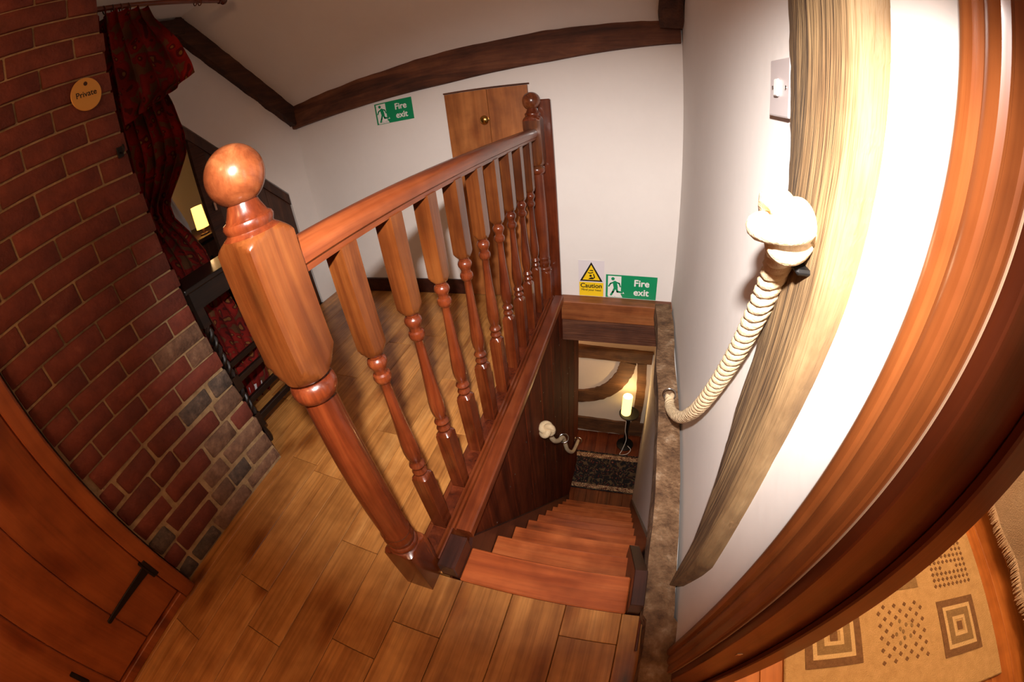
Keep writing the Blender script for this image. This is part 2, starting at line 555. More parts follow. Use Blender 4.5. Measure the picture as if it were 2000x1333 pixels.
# ---- landing floor: joists below, each oak plank a child
floor = tag(boxes('floor', [(-1.9, HX0, -2.0, 1.9, -0.12, -0.02), (HX0, 0.95, -2.0, HY0, -0.12, -0.02)], M['panel']), kind='structure')
xs = [-1.795 + 0.16 * k for k in range(13)]          # ... -0.035
xs = [x for x in xs if x < -0.0] + [0.125, 0.29, 0.456, 0.625, 0.775]
ends = {8: [-1.25, -0.45, 0.55], 6: [-1.6, -0.62, 0.28, 1.2], 7: [-1.0, -0.3, 0.25, 1.3], 9: [-1.4, -0.75, 0.01, 0.95], 10: [-1.1, -0.33, 0.62], 11: [-1.5, -0.19], 12: [-1.2], 13: [-0.9], 14: [-0.085], 15: [-1.2], 16: [-0.14]}
def plank(x0, x1, y0, y1, mat, parent, z1=0.0, th=0.02):
    return box('plank', (x0 + 0.0009, x1 - 0.0009), (y0 + 0.0008, y1 - 0.0008), (z1 - th, z1), mat, parent, 0.0016)
for i, (a, b) in enumerate(zip(xs, xs[1:])):
    top = 1.84 if b <= 0.0 else HY0
    x0, x1 = max(a, XG), b
    if a < -0.04 and b > -0.04: pass
    lo = -1.9 if b > -0.9 else 0.1
    cuts = sorted([c for c in ends.get(i, [0.6 + 0.13 * (i % 3)]) if lo < c < top])
    for y0, y1 in zip([lo] + cuts, cuts + [top]):
        plank(x0, x1, y0, y1, M['oak'], floor)
# the strip of floor between balustrade and stairwell sits under the base rail
plank(-0.035, HX0, 0.02, 1.74, M['oak'], floor)

# ---- back wall
wall_back = boxes('wall_back', [(-1.84, 0.88, YB, YB + 0.1, -0.25, 1.72)], M['plaster'])
tag(wall_back, kind='structure')
# ---- sloping and flat ceiling
bm = bmesh.new()
rows = []
for x in (-1.84, 3.1):
    yc = YB - (CEIL - slope(YB, x)) / 0.9
    rows.append([bm.verts.new(p) for p in ((x, YB + 0.1, slope(YB + 0.1, x)), (x, yc, CEIL), (x, -2.0, CEIL), (x, -2.0, CEIL + 0.1), (x, yc, CEIL + 0.1), (x, YB + 0.1, slope(YB + 0.1, x) + 0.12))])
bm.faces.new(rows[0]); bm.faces.new(rows[1][::-1])
for k in range(6): bm.faces.new((rows[0][k], rows[0][(k + 1) % 6], rows[1][(k + 1) % 6], rows[1][k]))
tag(link('ceiling', fin(bm), M['plaster']), kind='structure')
# ---- right wall with doorway into the bedroom
DY0, DY1 = -0.97, -0.16
boxes('wall_right', [(XR, XR + 0.14, DY1, 1.94, 0.0, 2.25), (XR, XR + 0.14, -2.0, DY0, -0.02, 2.25), (XR, XR + 0.14, DY0, DY1, 2.0, 2.25)], M['plaster'], kind='structure')
boxes('wall_rear', [(-1.0, 3.0, -2.1, -2.0, -0.02, 2.25)], M['plaster'], kind='structure')
# ---- gable wall at the far left, with the raking doorway
GD = 0.9
bm = bmesh.new()
add_prism(bm, [(XG, YB, -0.02), (XG, 1.62, -0.02), (XG, 1.62, 0.89), (XG, 0.5, 1.98), (XG, 0.5, -0.02), (XG, 0.0, -0.02), (XG, 0.0, CEIL + .05), (XG, YC, CEIL + .05), (XG, YB, 1.5)], (-0.1, 0, 0))
tag(link('wall_gable', fin(bm), M['plaster']), kind='structure')
boxes('wall_alcove', [(-1.84, -1.01, 0.0, 0.1, -0.02, 2.22)], M['plaster'], kind='structure')
# room behind the gable doorway
boxes('wall_side_room', [(-3.1, -3.0, 0.0, 3.0, -0.02, 2.3), (-3.0, -1.84, 2.6, 2.7, -0.02, 2.3), (-3.0, -1.84, 0.0, 0.1, -0.02, 2.3), (-3.0, -1.84, 0.0, 2.7, 2.2, 2.3)], M['cream'], kind='structure')
boxes('floor_side_room', [(-3.0, -1.74, 0.0, 2.7, -0.06, 0.0)], M['darkdoor'], kind='structure')

# ---- brick wall: mortar core and every brick a child
end_y = lambda z: 0.262 - 0.032 * z
bm = bmesh.new()
add_prism(bm, [(XL - 0.0065, -0.452, -0.02), (XL - 0.0065, end_y(0) - 0.006, -0.02), (XL - 0.0065, end_y(2.22) - 0.006, 2.22), (XL - 0.0065, -0.452, 2.22)], (-0.115, 0, 0))
brickwall = tag(link('wall_left', fin(bm), M['mortar']), kind='structure')
rb = random.Random(3)
z = 0.004
ci = 0
while z < 2.19:
    low = z < 0.5
    h = 0.0645 + (rb.uniform(0.004, 0.014) if low else rb.uniform(-0.002, 0.002))
    gap = 0.0075 + (0.006 if low else 0.0)
    ye = end_y(z + h / 2)
    L = 0.222
    first = L if ci % 2 == 0 else L / 2 - 0.004
    if low and ci % 3 == 1: first = L * 0.62
    y1 = ye + rb.uniform(-0.006, 0.006)
    k = 0
    while y1 > -0.445:
        ln = first if k == 0 else L * (1 if not low else rb.choice([1, 1, 0.5, 0.7]))
        ln += rb.uniform(-0.006, 0.006)
        y0 = max(y1 - ln, -0.449)
        if y1 - y0 > 0.02:
            dist = (ye - (y0 + y1) / 2)
            w = z * 1.25 + dist * 0.75 + rb.uniform(-0.18, 0.18)
            mat = M['brick_red']
            if w < 0.36: mat = M['brick_grey'] if rb.random() < 0.6 else M['brick_brown']
            elif w < 0.62: mat = rb.choice([M['brick_brown'], M['brick_red'], M['brick_red'], M['brick_grey']])
            elif z > 0.55 and z < 0.75 and k == 0: mat = M['brick_brown']
            proud = rb.uniform(-0.003, 0.004) + (rb.uniform(-0.004, 0.004) if low else 0)
            bmb = bmesh.new()
            cy, cz = (y0 + y1) / 2, z + h / 2
            add_box(bmb, -0.052, proud, y0 - cy, y1 - cy, -h / 2, h / 2)
            if low:
                for v in bmb.verts:
                    v.co.y += rb.uniform(-0.006, 0.006)
                    v.co.z += rb.uniform(-0.006, 0.006)
            bmesh.ops.bevel(bmb, geom=bmb.edges[:], offset=0.0025 if not low else 0.006, segments=1, affect='EDGES')
            link('brick', fin(bmb, 'brick', 50), mat, (XL, cy, cz), brickwall)
        y1 = y0 - gap
        k += 1
    z += h + gap
    ci += 1

# ---- skirting
box('baseboard_back', (XG, -0.525), (YB - 0.018, YB), (0.0, 0.109), M['string'], None, 0.004, kind='structure')

# ---- lower hall
LZ = -2.43
LY = 2.95
lf = tag(boxes('floor_lower', [(-0.6, 1.4, 1.7, 3.0, LZ - 0.06, LZ - 0.015)], M['panel']), kind='structure')
for k in range(14):
    x0 = -0.5 + 0.13 * k
    box('plank', (x0 + 0.001, x0 + 0.129), (1.72, LY), (LZ - 0.015, LZ), M['stainy'], lf, 0.0015)
boxes('wall_lower', [(-0.6, 1.4, LY, LY + 0.1, LZ - 0.05, -0.2)], M['cream'], kind='structure')
bm = bmesh.new()
add_prism(bm, [(0.70, -0.02, LZ - 0.05), (0.70, 0.3, LZ - 0.05), (0.815, LY, LZ - 0.05), (0.92, LY, LZ - 0.05), (0.92, -0.02, LZ - 0.05)], (0, 0, -LZ + 0.05 - 0.03))
tag(link('wall_stair_right', fin(bm), M['plaster']), kind='structure')
boxes('ceiling_lower', [(-0.6, 1.0, 1.86, 3.05, -0.30, -0.22)], M['cream'], kind='structure')
boxes('wall_lower_left', [(-0.7, -0.6, 1.7, 3.05, LZ - 0.05, -0.22)], M['cream'], kind='structure')

# ---- panelled wall beside the stairs: each board a child
PW = tag(boxes('wall_stair_left', [(0.03, 0.082, 0.0, 2.46, LZ, -0.02)], M['panel']), kind='structure')
yb = [0.06, 0.33, 0.585, 0.85, 1.14, 1.40, 1.66, 1.93, 2.2, 2.46]
nail_bm = bmesh.new()
for q in range(2): add_lathe(nail_bm, [(0, 0.005), (0.0012, 0.005), (0.002, 0.0025)], 8)
nail = fin(nail_bm, 'nail', 40)
for a, b in zip(yb, yb[1:]):
    top = 0.0 if b < 1.75 else (0.0 if a < 1.7 else -0.25)
    bo = box('board', (0.082, 0.1), (a + 0.0015, b - 0.0015), (LZ, top), M['panel'], PW, 0.006)
    for dz in (-0.17, -0.62, -1.1):
        for dy in (0.035, b - a - 0.035):
            nz = -0.05 - 1.35 * 0 + dz
            link('nail', nail, M['chrome'], (0.1, a + dy, nz), bo, (0, math.pi / 2, 0))

# ================================================================== STAIRS
st = empty('staircase', (0.37, 0.02, 0), 'steep stained pine staircase with dark strings running down beside the panelled wall', 'staircase')
G, RI = 0.181, 0.243
Y0 = 0.14
def xr(y): return 0.70 + max(0, (y - 0.3)) * 0.0434 - 0.002
box('tread', (0.113, 0.635), (0.016, Y0), (-0.03, 0.0), M['oakx'], st, 0.004, label='flush reddish nosing board at the head of the stairs')
for i in range(1, 10):
    y1 = Y0 + G * i
    y0 = y1 - G - 0.022
    z = -RI * i
    x1 = 0.668 if i < 2 else xr(y0)
    box('tread', (0.113, x1), (y0, y1), (z - 0.026, z), M['oakx'], st, 0.005, 2)
for i in range(0, 10):
    y1 = Y0 + G * i - 0.02
    z = -RI * i
    x1 = 0.64 if i < 1 else xr(y1 - 0.02) - 0.004
    box('riser', (0.113, x1), (y1 - 0.016, y1), (z - RI, z - 0.026), M['oakx'], st)
sl = RI / G
def string_poly(x, ya, za, ye):
    zb = za - sl * (ye - ya)
    return [(x, 0.018, -0.02 if x > 0.5 else -0.06), (x, 0.018, za), (x, ya, za), (x, ye, zb), (x, ye, zb - 0.36 if ye > 1 else zb - 0.1)] + ([(x, 0.03, -0.3)] if ye > 1 else [(x, 0.04, -0.1)])
box('string_end', (0.053, 0.112), (0.018, 0.137), (0.001, 0.078), M['string'], None, 0.003, kind='structure')  # end block of the left stair string
prism('string', [(0.1005, 0.02, -0.12), (0.1005, 0.02, 0.0), (0.1005, 0.137, 0.0), (0.1005, 0.166, 0.03), (0.1005, 1.93, 0.03 - sl * 1.764), (0.1005, 1.93, -2.43), (0.1005, 1.7, -2.43)], (0.0115, 0, 0), M['string'], st)
prism('string', string_poly(0.636, 0.13, 0.085, 0.38), (0.040, 0, 0), M['string'], st, 0.002)
prism('string', [(xr(.3) - .012, 0.30, -0.06), (xr(1.95) - .012, 1.95, -2.32), (xr(1.95) - .012, 1.95, -2.43), (xr(.3) - .012, 0.30, -0.36)], (0.014, 0, 0), M['string'], st)
# trim strip between right string and the sole timber
box('trim_2', (0.677, 0.684), (-0.10, 0.15), (-0.02, 0.012), M['stainy'], None, 0.002, kind='structure')

# lintel plank and old beam closing the stairwell
box('lintel_board', (0.088, 0.787), (1.742, 1.838), (-0.10, 0.03), M['lintel'], None, 0.004, label='knotty pine board across the stairwell head under the signs', cat='lintel')
rough_bar('lintel_beam', 0, (0.088, 0.76), [(1.755, -0.262), (1.838, -0.262), (1.838, -0.104), (1.755, -0.104)], M['beam'], None, 0.004, seed=4, label='rough brown beam below the pine board over the stairwell', cat='beam')

# ================================================================== BALUSTRADE
bal = empty('balustrade', (0.0, 0.0, 0.0), 'turned stained-wood balustrade along the landing beside the stairwell', 'balustrade')
H = 0.0455
D = H * 1.415
def turned(me, spans):  # turnings' redder stain; on lower square blocks it stands in for dimmer flash
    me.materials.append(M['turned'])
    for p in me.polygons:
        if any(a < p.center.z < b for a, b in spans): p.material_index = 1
def newel(y, dark, zoff=0.0):
    prof = [(0.0, D), (0.222, D), (0.232, D * 0.93), (0.238, 0.047), (0.240, 0.041), (0.243, 0.0435), (0.250, 0.0455), (0.258, 0.0435), (0.262, 0.039), (0.266, 0.0385),
            (0.272, 0.041), (0.285, 0.0435), (0.298, 0.0425), (0.305, 0.0395), (0.309, 0.0405), (0.316, 0.0425), (0.323, 0.0405), (0.328, 0.0385),
            (0.40, 0.040), (0.52, 0.0395), (0.62, 0.038), (0.72, 0.0355), (0.79, 0.034), (0.798, 0.034), (0.801, 0.037), (0.806, 0.0425), (0.818, 0.0455), (0.830, 0.0445), (0.838, 0.040), (0.841, 0.036),
            (0.846, 0.037), (0.852, 0.0455), (0.862, 0.052), (0.874, 0.058), (0.888, D), (1.096, D), (1.102, D * 0.95), (1.108, 0.054), (1.114, 0.046), (1.118, 0.040), (1.121, 0.0385), (1.125, 0.040), (1.131, 0.0415), (1.136, 0.0395), (1.139, 0.034), (1.148, 0.030), (1.157, 0.026), (1.163, 0.0245)]
    nw = lathe('newel_post', [(z + (zoff if z > 0.5 else 0), r) for z, r in prof], M['stain'], (0, y, 0), bal, 48, H, 38)
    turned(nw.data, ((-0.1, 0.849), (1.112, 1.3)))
    R = 0.0475
    zc = 1.2025 + zoff
    pb = [(zc - R * math.cos(a), R * math.sin(a)) for a in [0.52 + (math.pi - 0.54) * i / 20 for i in range(20)]] + [(zc + R, 0.001)]
    lathe('ball_finial', [(z - zc, r) for z, r in pb], M['ball'], (0, y, zc), nw, 40)
    return nw
newel(0.0, False)
YN = 1.757
newel(YN, True, 0.018)
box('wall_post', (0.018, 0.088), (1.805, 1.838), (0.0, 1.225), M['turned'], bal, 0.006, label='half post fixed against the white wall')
# handrail
prof = [(-0.020, 1.012), (0.020, 1.012), (0.022, 1.024), (0.029, 1.030), (0.031, 1.042), (0.028, 1.056), (0.020, 1.066), (0.009, 1.071), (-0.009, 1.071), (-0.020, 1.066), (-0.028, 1.056), (-0.031, 1.042), (-0.029, 1.030), (-0.022, 1.024)]
bm = bmesh.new()
add_prism(bm, [(x, -0.83, z - 1.04) for x, z in prof], (0, 1.66, 0))
hr = link('handrail', fin(bm, 'handrail', 35), M['stainy'], (0, 0.876, 1.04), bal)
# base rail: strip, moulding, flat cap
bm = bmesh.new()
prof = [(-0.042, 0.0), (-0.042, 0.05), (-0.036, 0.054), (0.026, 0.054), (0.028, 0.064), (0.036, 0.066), (0.039, 0.056), (0.043, 0.056), (0.046, 0.068), (0.054, 0.070), (0.057, 0.060), (0.061, 0.060), (0.064, 0.073), (0.108, 0.073), (0.114, 0.068), (0.116, 0.060), (0.116, 0.036), (0.101, 0.030), (0.101, 0.0)]
add_prism(bm, [(x, -0.8, z) for x, z in prof if True], (0, 1.575, 0))
o = link('base_rail', fin(bm, 'base_rail', 30), M['stainy'], (0, 0.96, 0.002), bal)
bm = bmesh.new()
prof2 = [(x, z) for x, z in prof if x <= 0.05] + [(0.05, 0.066), (0.05, 0.0)]
add_prism(bm, [(x, -0.06, z) for x, z in prof2], (0, 0.118, 0))
link('base_rail', fin(bm, 'base_rail_end', 30), M['stainy'], (0, 0.103, 0.002), bal)
# balusters
q = 0.0235
dq = q * 1.415
bp = [(0.055, dq), (0.318, dq), (0.326, dq * 0.9), (0.334, 0.020), (0.338, 0.017), (0.343, 0.020), (0.350, 0.0225), (0.357, 0.020), (0.361, 0.017), (0.366, 0.0165), (0.370, 0.020), (0.378, 0.0235), (0.386, 0.020), (0.390, 0.0165), (0.396, 0.016),
      (0.402, 0.018), (0.415, 0.0215), (0.435, 0.0235), (0.46, 0.0232), (0.50, 0.0205), (0.55, 0.0170), (0.60, 0.0145), (0.65, 0.0128), (0.676, 0.0125), (0.680, 0.015), (0.685, 0.0195), (0.694, 0.022), (0.704, 0.0205), (0.708, 0.016), (0.716, 0.0155), (0.722, 0.0175), (0.730, 0.022), (0.738, 0.0235), (0.746, 0.021), (0.750, 0.0165), (0.757, 0.017), (0.763, 0.023), (0.770, 0.029), (0.778, dq), (1.014, dq)]
bm = bmesh.new()
add_lathe(bm, bp, 40, q)
bmesh_baluster = fin(bm, 'baluster', 38)
bmesh_baluster.materials.append(M['stain'])
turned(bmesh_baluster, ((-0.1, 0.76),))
for i in range(9):
    link('baluster', bmesh_baluster, M['stain'], (0.0, 0.182 + 0.1735 * i, 0), bal)
    box('fillet', (-0.022, 0.022), (0.182 + 0.1735 * i - 0.148, 0.182 + 0.1735 * i - 0.026), (0.053, 0.058), M['darkstain'], bal)

# ================================================================== OLD TIMBERS
BZ = [(-1.74, 1.325), (-1.65, 1.33), (-0.49, 1.378), (0.1, 1.428), (0.73, 1.512), (0.8, 1.52)]
bm = bmesh.new()
rings = []
for i in range(121):
    x = -1.736 + (0.772 + 1.736) * i / 120
    zb, zt = interp(BZ, x), slope(1.80, x) + 0.008
    w = lambda k: noise.noise(Vector((x * 3.1, k * 2.3, 4))) + 0.5 * noise.noise(Vector((x * 11, k * 5.1, 8)))
    P = [(1.838, zb), (1.815, zb + 0.003 * w(0)), (1.803, zb + 0.006 + 0.007 * w(1)), (1.797 + 0.004 * w(2), zb + 0.35 * (zt - zb)), (1.797 + 0.004 * w(3), zb + 0.7 * (zt - zb)), (1.803 + 0.006 * w(4), zt - 0.012 + 0.009 * w(5)), (1.838, zt - 0.008 + 0.012 * w(5))]
    rings.append([bm.verts.new((x, y - 1.8, z - 1.42)) for y, z in P])
for a, b in zip(rings, rings[1:]):
    for k in range(7): bm.faces.new((a[k], a[(k + 1) % 7], b[(k + 1) % 7], b[k]))
bm.faces.new(rings[0]); bm.faces.new(rings[-1])
tag(link('eave_beam', fin(bm, 'eave_beam', 50), M['beam'], (0, 1.8, 1.42)), 'long rough dark beam along the top of the white end wall', 'beam')
def raker(name, x0, x1, ya, yb_, off, th, mat, seed, **kw):
    n = 40
    bm = bmesh.new()
    rings = []
    X_ = (x0 + x1) / 2
    c = Vector((X_, (ya + yb_) / 2, slope((ya + yb_) / 2, X_)))
    dirv = Vector((0, -1, 0.9)).normalized()
    nor = Vector((0, 0.9, 1)).normalized() * -1
    Lg = (Vector((0, yb_, slope(yb_, X_))) - Vector((0, ya, slope(ya, X_)))).length
    for i in range(n + 1):
        p = Vector((0, ya, slope(ya, X_))) + dirv * Lg * i / n
        ring = []
        for u in [(0, 0), (.33, 0), (.66, 0), (1, 0), (1, .5), (1, 1), (.66, 1), (.33, 1), (0, 1), (0, .5)]:
            w = noise.noise(Vector((i * 0.28 + seed, u[0] * 3, u[1] * 3 + seed)))
            ring.append(bm.verts.new(Vector((x0 + (x1 - x0) * u[0], p.y, p.z)) + nor * (off + th * u[1] + 0.012 * w) + Vector((0.006 * w, 0, 0)) - c))
        rings.append(ring)
    for a, b in zip(rings, rings[1:]):
        for k in range(10): bm.faces.new((a[k], a[(k + 1) % 10], b[(k + 1) % 10], b[k]))
    bm.faces.new(rings[0]); bm.faces.new(rings[-1])
    return tag(link(name, fin(bm, name, 50), mat, c), **kw)
raker('raking_beam', XG - 0.005, XG + 0.06, 1.865, 1.0, 0.0, 0.115, M['beamy'], 2, label='sloping dark beam climbing the gable wall under the ceiling', cat='beam')
raker('rafter', 0.665, 0.776, 1.80, 1.0, 0.0, 0.075, M['beamy'], 5, label='dark rafter rising beside the right-hand wall from the eave beam', cat='beam')
rough_bar('collar_beam', 1, (0.3, 1.03), [(XG - 0.004, 2.09), (XG + 0.07, 2.09), (XG + 0.07, 2.185), (XG - 0.004, 2.185)], M['beamy'], None, 0.006, seed=8, label='short level dark beam on the gable wall behind the curtain pole', cat='beam')
rough_bar('sole_timber', 1, (-0.42, 1.741), [(0.69, -0.04), (0.779, -0.04), (0.779, 0.062), (0.69, 0.062)], M['sole'], None, 0.006, seed=3, freq=8, step=0.015, sub=8,
          shift=lambda y: ((-0.012 if y > 0 else 0.0) + 0.01 * noise.noise(Vector((y * 3, 1, 2))) - 0.0, 0.0, 1.0), label='weathered sole timber lying along the foot of the white wall beside the stairs', cat='timber')
# upright post let into the right wall; outline narrows to its foot
Lq = [(0.10, 0.098), (0.16, 0.121), (0.43, 0.196), (0.55, 0.228), (0.66, 0.254), (0.91, 0.246), (1.09, 0.262), (1.21, 0.279), (1.31, 0.292), (1.5, 0.30), (2.21, 0.31)]
Rq = [(0.10, 0.085), (0.20, 0.06), (0.30, 0.036), (0.38, 0.022), (0.58, 0.036), (0.74, 0.042), (0.88, 0.036), (1.02, 0.028), (1.2, 0.028), (1.36, 0.028), (2.21, 0.02)]
bm = bmesh.new()
rings = []
nz = 150
for i in range(nz + 1):
    z = 0.10 + (2.20 - 0.10) * i / nz
    l, r = interp(Lq, z), interp(Rq, z)
    w = l - r
    jag = 0.004 * noise.noise(Vector((z * 26, 0, 0))) + 0.003 * noise.noise(Vector((z * 70, 5, 0)))
    secp = []
    K = 22
    for k in range(K + 1):
        u = k / K                      # 0 = left (far) edge
        y = l - w * u
        # far part slants back to the wall, near part stands proud
        x = XR - (0.012 + 0.028 * min(1, u / 0.5))
        if u > 0.93: x = XR - 0.04 * (1 - (u - 0.93) / 0.07 * 0.6)
        gr = (0.005 * noise.noise(Vector((z * 5, u * 16, 3))) + 0.0012 * noise.noise(Vector((z * 9, u * 30, 9)))) * (1 if u < 0.5 else 0.2)
        secp.append((x + gr, y + (jag if k in (0, K) else 0)))
    secp.append((XR + 0.002, r))
    secp.append((XR + 0.002, l))
    rings.append([bm.verts.new((x - XR, y - 0.16, z)) for x, y in secp])
m = len(rings[0])
for a, b in zip(rings, rings[1:]):
    for k in range(m): bm.faces.new((a[k], a[(k + 1) % m], b[(k + 1) % m], b[k]))
bm.faces.new(rings[0]); bm.faces.new(rings[-1])
tag(link('timber_post', fin(bm, 'timber_post', 55), M['post'], (XR, 0.16, 0)), 'upright bleached oak post let into the white wall beside the light switch', 'post')

# ================================================================== DOORS AND FRAMES
# small plank door in the end wall
d1 = empty('door_1', (-0.27, YB - 0.01, 0), kind='structure')
for a, b in ((-0.517, -0.262), (-0.26, -0.032)):
    box('plank', (a, b), (YB - 0.024, YB - 0.002), (0.008, 1.312), M['hatch'], d1, 0.002)
kn = lathe('knob', [(0, 0.016), (0.004, 0.016), (0.006, 0.008), (0.022, 0.007), (0.026, 0.012), (0.032, 0.021), (0.040, 0.025), (0.048, 0.021), (0.053, 0.010), (0.0545, 0.001)], M['brass'], (-0.277, YB - 0.024, 1.138), d1, 24, None, 40, (math.pi / 2, 0, 0))
box('trim_3', (-0.527, -0.022), (YB - 0.014, YB - 0.001), (1.314, 1.323), M['beam'], None, 0.002, kind='structure')

# pine door in the brick wall, with its frame post
d2 = empty('door_2', (-0.87, -0.75, 0), kind='structure')
for a, b in ((-0.762, -0.522), (-1.004, -0.764), (-1.246, -1.006)):
    box('board', (-0.90, -0.862), (a, b), (0.045, 2.0), M['pinedoor'], d2, 0.004)
box('door_post', (-0.94, -0.845), (-0.519, -0.456), (0.0, 2.1), M['pinedoor'], d2, 0.005)
box('door_post', (-0.94, -0.845), (-1.32, -1.25), (0.0, 2.1), M['pinedoor'], d2, 0.005)
box('sill', (-0.94, -0.848), (-1.25, -0.521), (0.0, 0.04), M['pinedoor'], d2, 0.003)
for zz in (0.228, 1.55):
    hs = prism('strap_hinge', [(-0.862, -0.535, zz + 0.017), (-0.862, -0.535, zz - 0.017), (-0.862, -0.79, zz - 0.008), (-0.862, -0.795, zz), (-0.862, -0.79, zz + 0.008)], (0.006, 0, 0), M['black'], d2, 0.001, label='black iron tapered strap')
    prism('hinge_plate', [(-0.845, -0.505, zz + 0.042), (-0.845, -0.505, zz - 0.042), (-0.845, -0.522, zz - 0.042), (-0.845, -0.522, zz + 0.042)], (0.005, 0, 0), M['black'], d2, 0.001)
    tube('hinge_pin', [(-0.852, -0.527, zz - 0.042), (-0.852, -0.527, zz + 0.042)], 0.008, M['black'], d2, 10)
prism('latch', [(-0.862, -1.05, 0.25), (-0.862, -1.07, 0.25), (-0.862, -1.07, 0.17), (-0.862, -1.05, 0.17)], (0.008, 0, 0), M['black'], d2)
boxes('wall_left_rear', [(-1.0, -0.9, -2.0, -1.32, -0.02, 2.22), (-1.0, -0.9, -1.32, -0.452, 2.1, 2.22)], M['plaster'], kind='structure')

# dark door with a raking head in the gable wall
d3 = empty('door_3', (XG, 1.3, 0), kind='structure')
for a, b in ((1.04, 1.23), (1.232, 1.42), (1.422, 1.612)):
    f = lambda y: 1.535 - 0.975 * (y - 0.945)
    prism('board', [(XG - 0.04, a, 0.01), (XG - 0.04, b, 0.01), (XG - 0.04, b, f(b)), (XG - 0.04, a, f(a))], (0.03, 0, 0), M['darkdoor'], d3)
prism('stile', [(XG - 0.04, 0.945, 0.01), (XG - 0.04, 1.038, 0.01), (XG - 0.04, 1.038, f(1.038)), (XG - 0.04, 0.945, f(0.945))], (0.036, 0, 0), M['beamy'], d3)
prism('head_rail', [(XG - 0.012, 0.93, f(0.93) - 0.075), (XG - 0.012, 1.612, f(1.612) - 0.075), (XG - 0.012, 1.612, f(1.612)), (XG - 0.012, 0.93, f(0.93))], (0.014, 0, 0), M['darkdoor'], d3)
box('latch', (XG, XG + 0.02), (0.985, 1.005), (0.995, 1.05), M['chrome'], d3, 0.003)

# moulded frame of the bedroom doorway
fr = empty('trim_1', (XR, DY1, 0), kind='structure')
ap = [(-0.094, XR), (-0.094, XR - 0.017), (-0.098, XR - 0.020), (-0.104, XR - 0.021), (-0.112, XR - 0.020), (-0.114, XR - 0.014), (-0.117, XR - 0.0125), (-0.122, XR - 0.016), (-0.130, XR - 0.018), (-0.138, XR - 0.016), (-0.143, XR - 0.011), (-0.146, XR - 0.011), (-0.148, XR - 0.013), (-0.163, XR - 0.013), (-0.166, XR - 0.010), (-0.166, XR)]
bm = bmesh.new()
add_prism(bm, [(x - XR, y - DY1, 0) for y, x in ap], (0, 0, 2.05))
link('architrave', fin(bm, 'architrave', 30), M['arch'], (XR, DY1, 0.0), fr)
bm = bmesh.new()
add_prism(bm, [(x - XR, -(y + 0.0) - 0.16 - 0.16, 0) for y, x in [(yy, xx) for yy, xx in ap]], (0, 0, 2.05))
bm2 = [(x - XR, 2 * -0.565 - y - DY1, 0) for y, x in ap]
bm.free()
bm = bmesh.new()
add_prism(bm, bm2, (0, 0, 2.05))
link('architrave', fin(bm, 'architrave_near', 30), M['arch'], (XR, DY1, 0.0), fr)
box('sealant_line', (XR - 0.003, XR + 0.001), (-0.1672, -0.1657), (0.0, 2.03), M['filler'], fr, 0.002, label='pale line of filler between architrave and jamb')
box('jamb', (XR, XR + 0.14), (-0.185, -0.16), (0.0, 2.0), M['archdark'], fr, 0.002)
box('jamb', (XR, XR + 0.14), (-0.97, -0.945), (0.0, 2.0), M['archdark'], fr, 0.002)
box('head', (XR, XR + 0.14), (-0.97, -0.16), (1.975, 2.0), M['archdark'], fr, 0.002)
box('door_stop', (XR + 0.085, XR + 0.14), (-0.2, -0.1855), (0.0, 1.975), M['archdark'], fr, 0.003)
box('strike_plate', (XR + 0.04, XR + 0.052), (-0.1865, -0.1845), (0.42, 0.435), M['chrome'], fr, 0.0005)

box('catch', (XR - 0.028, XR - 0.019), (-0.125, -0.110), (1.352, 1.372), M['black'], fr, 0.002)

# ================================================================== SIGNS
def on_back(name, x0, x1, z0, z1, y, th, mat, parent):
    return box(name, (x0, x1), (y - th, y), (z0, z1), mat, parent)
def back_text(name, body, x, z, size, y, mat, parent, off=0.0):
    me = text_mesh(body, size, 0.0004, off)
    return link(name, me, mat, (x, y, z), parent, (math.pi / 2, 0, 0))
def limb(bm, pts, w, y, th=0.0008):
    for a, b in zip(pts, pts[1:]):
        a, b = Vector((a[0], a[1])), Vector((b[0], b[1]))
        d = (b - a).normalized()
        n = Vector((-d.y, d.x)) * w
        out = []
        for k in range(7):
            t = math.pi / 2 + math.pi * k / 6
            out.append(a + d * (math.cos(t) * w) + n.normalized() * (math.sin(t) * w))
        for k in range(7):
            t = -math.pi / 2 + math.pi * k / 6
            out.append(b + d * (math.cos(t) * w) + n.normalized() * (math.sin(t) * w))
        add_prism(bm, [(p.x, y, p.y) for p in out], (0, -th, 0))
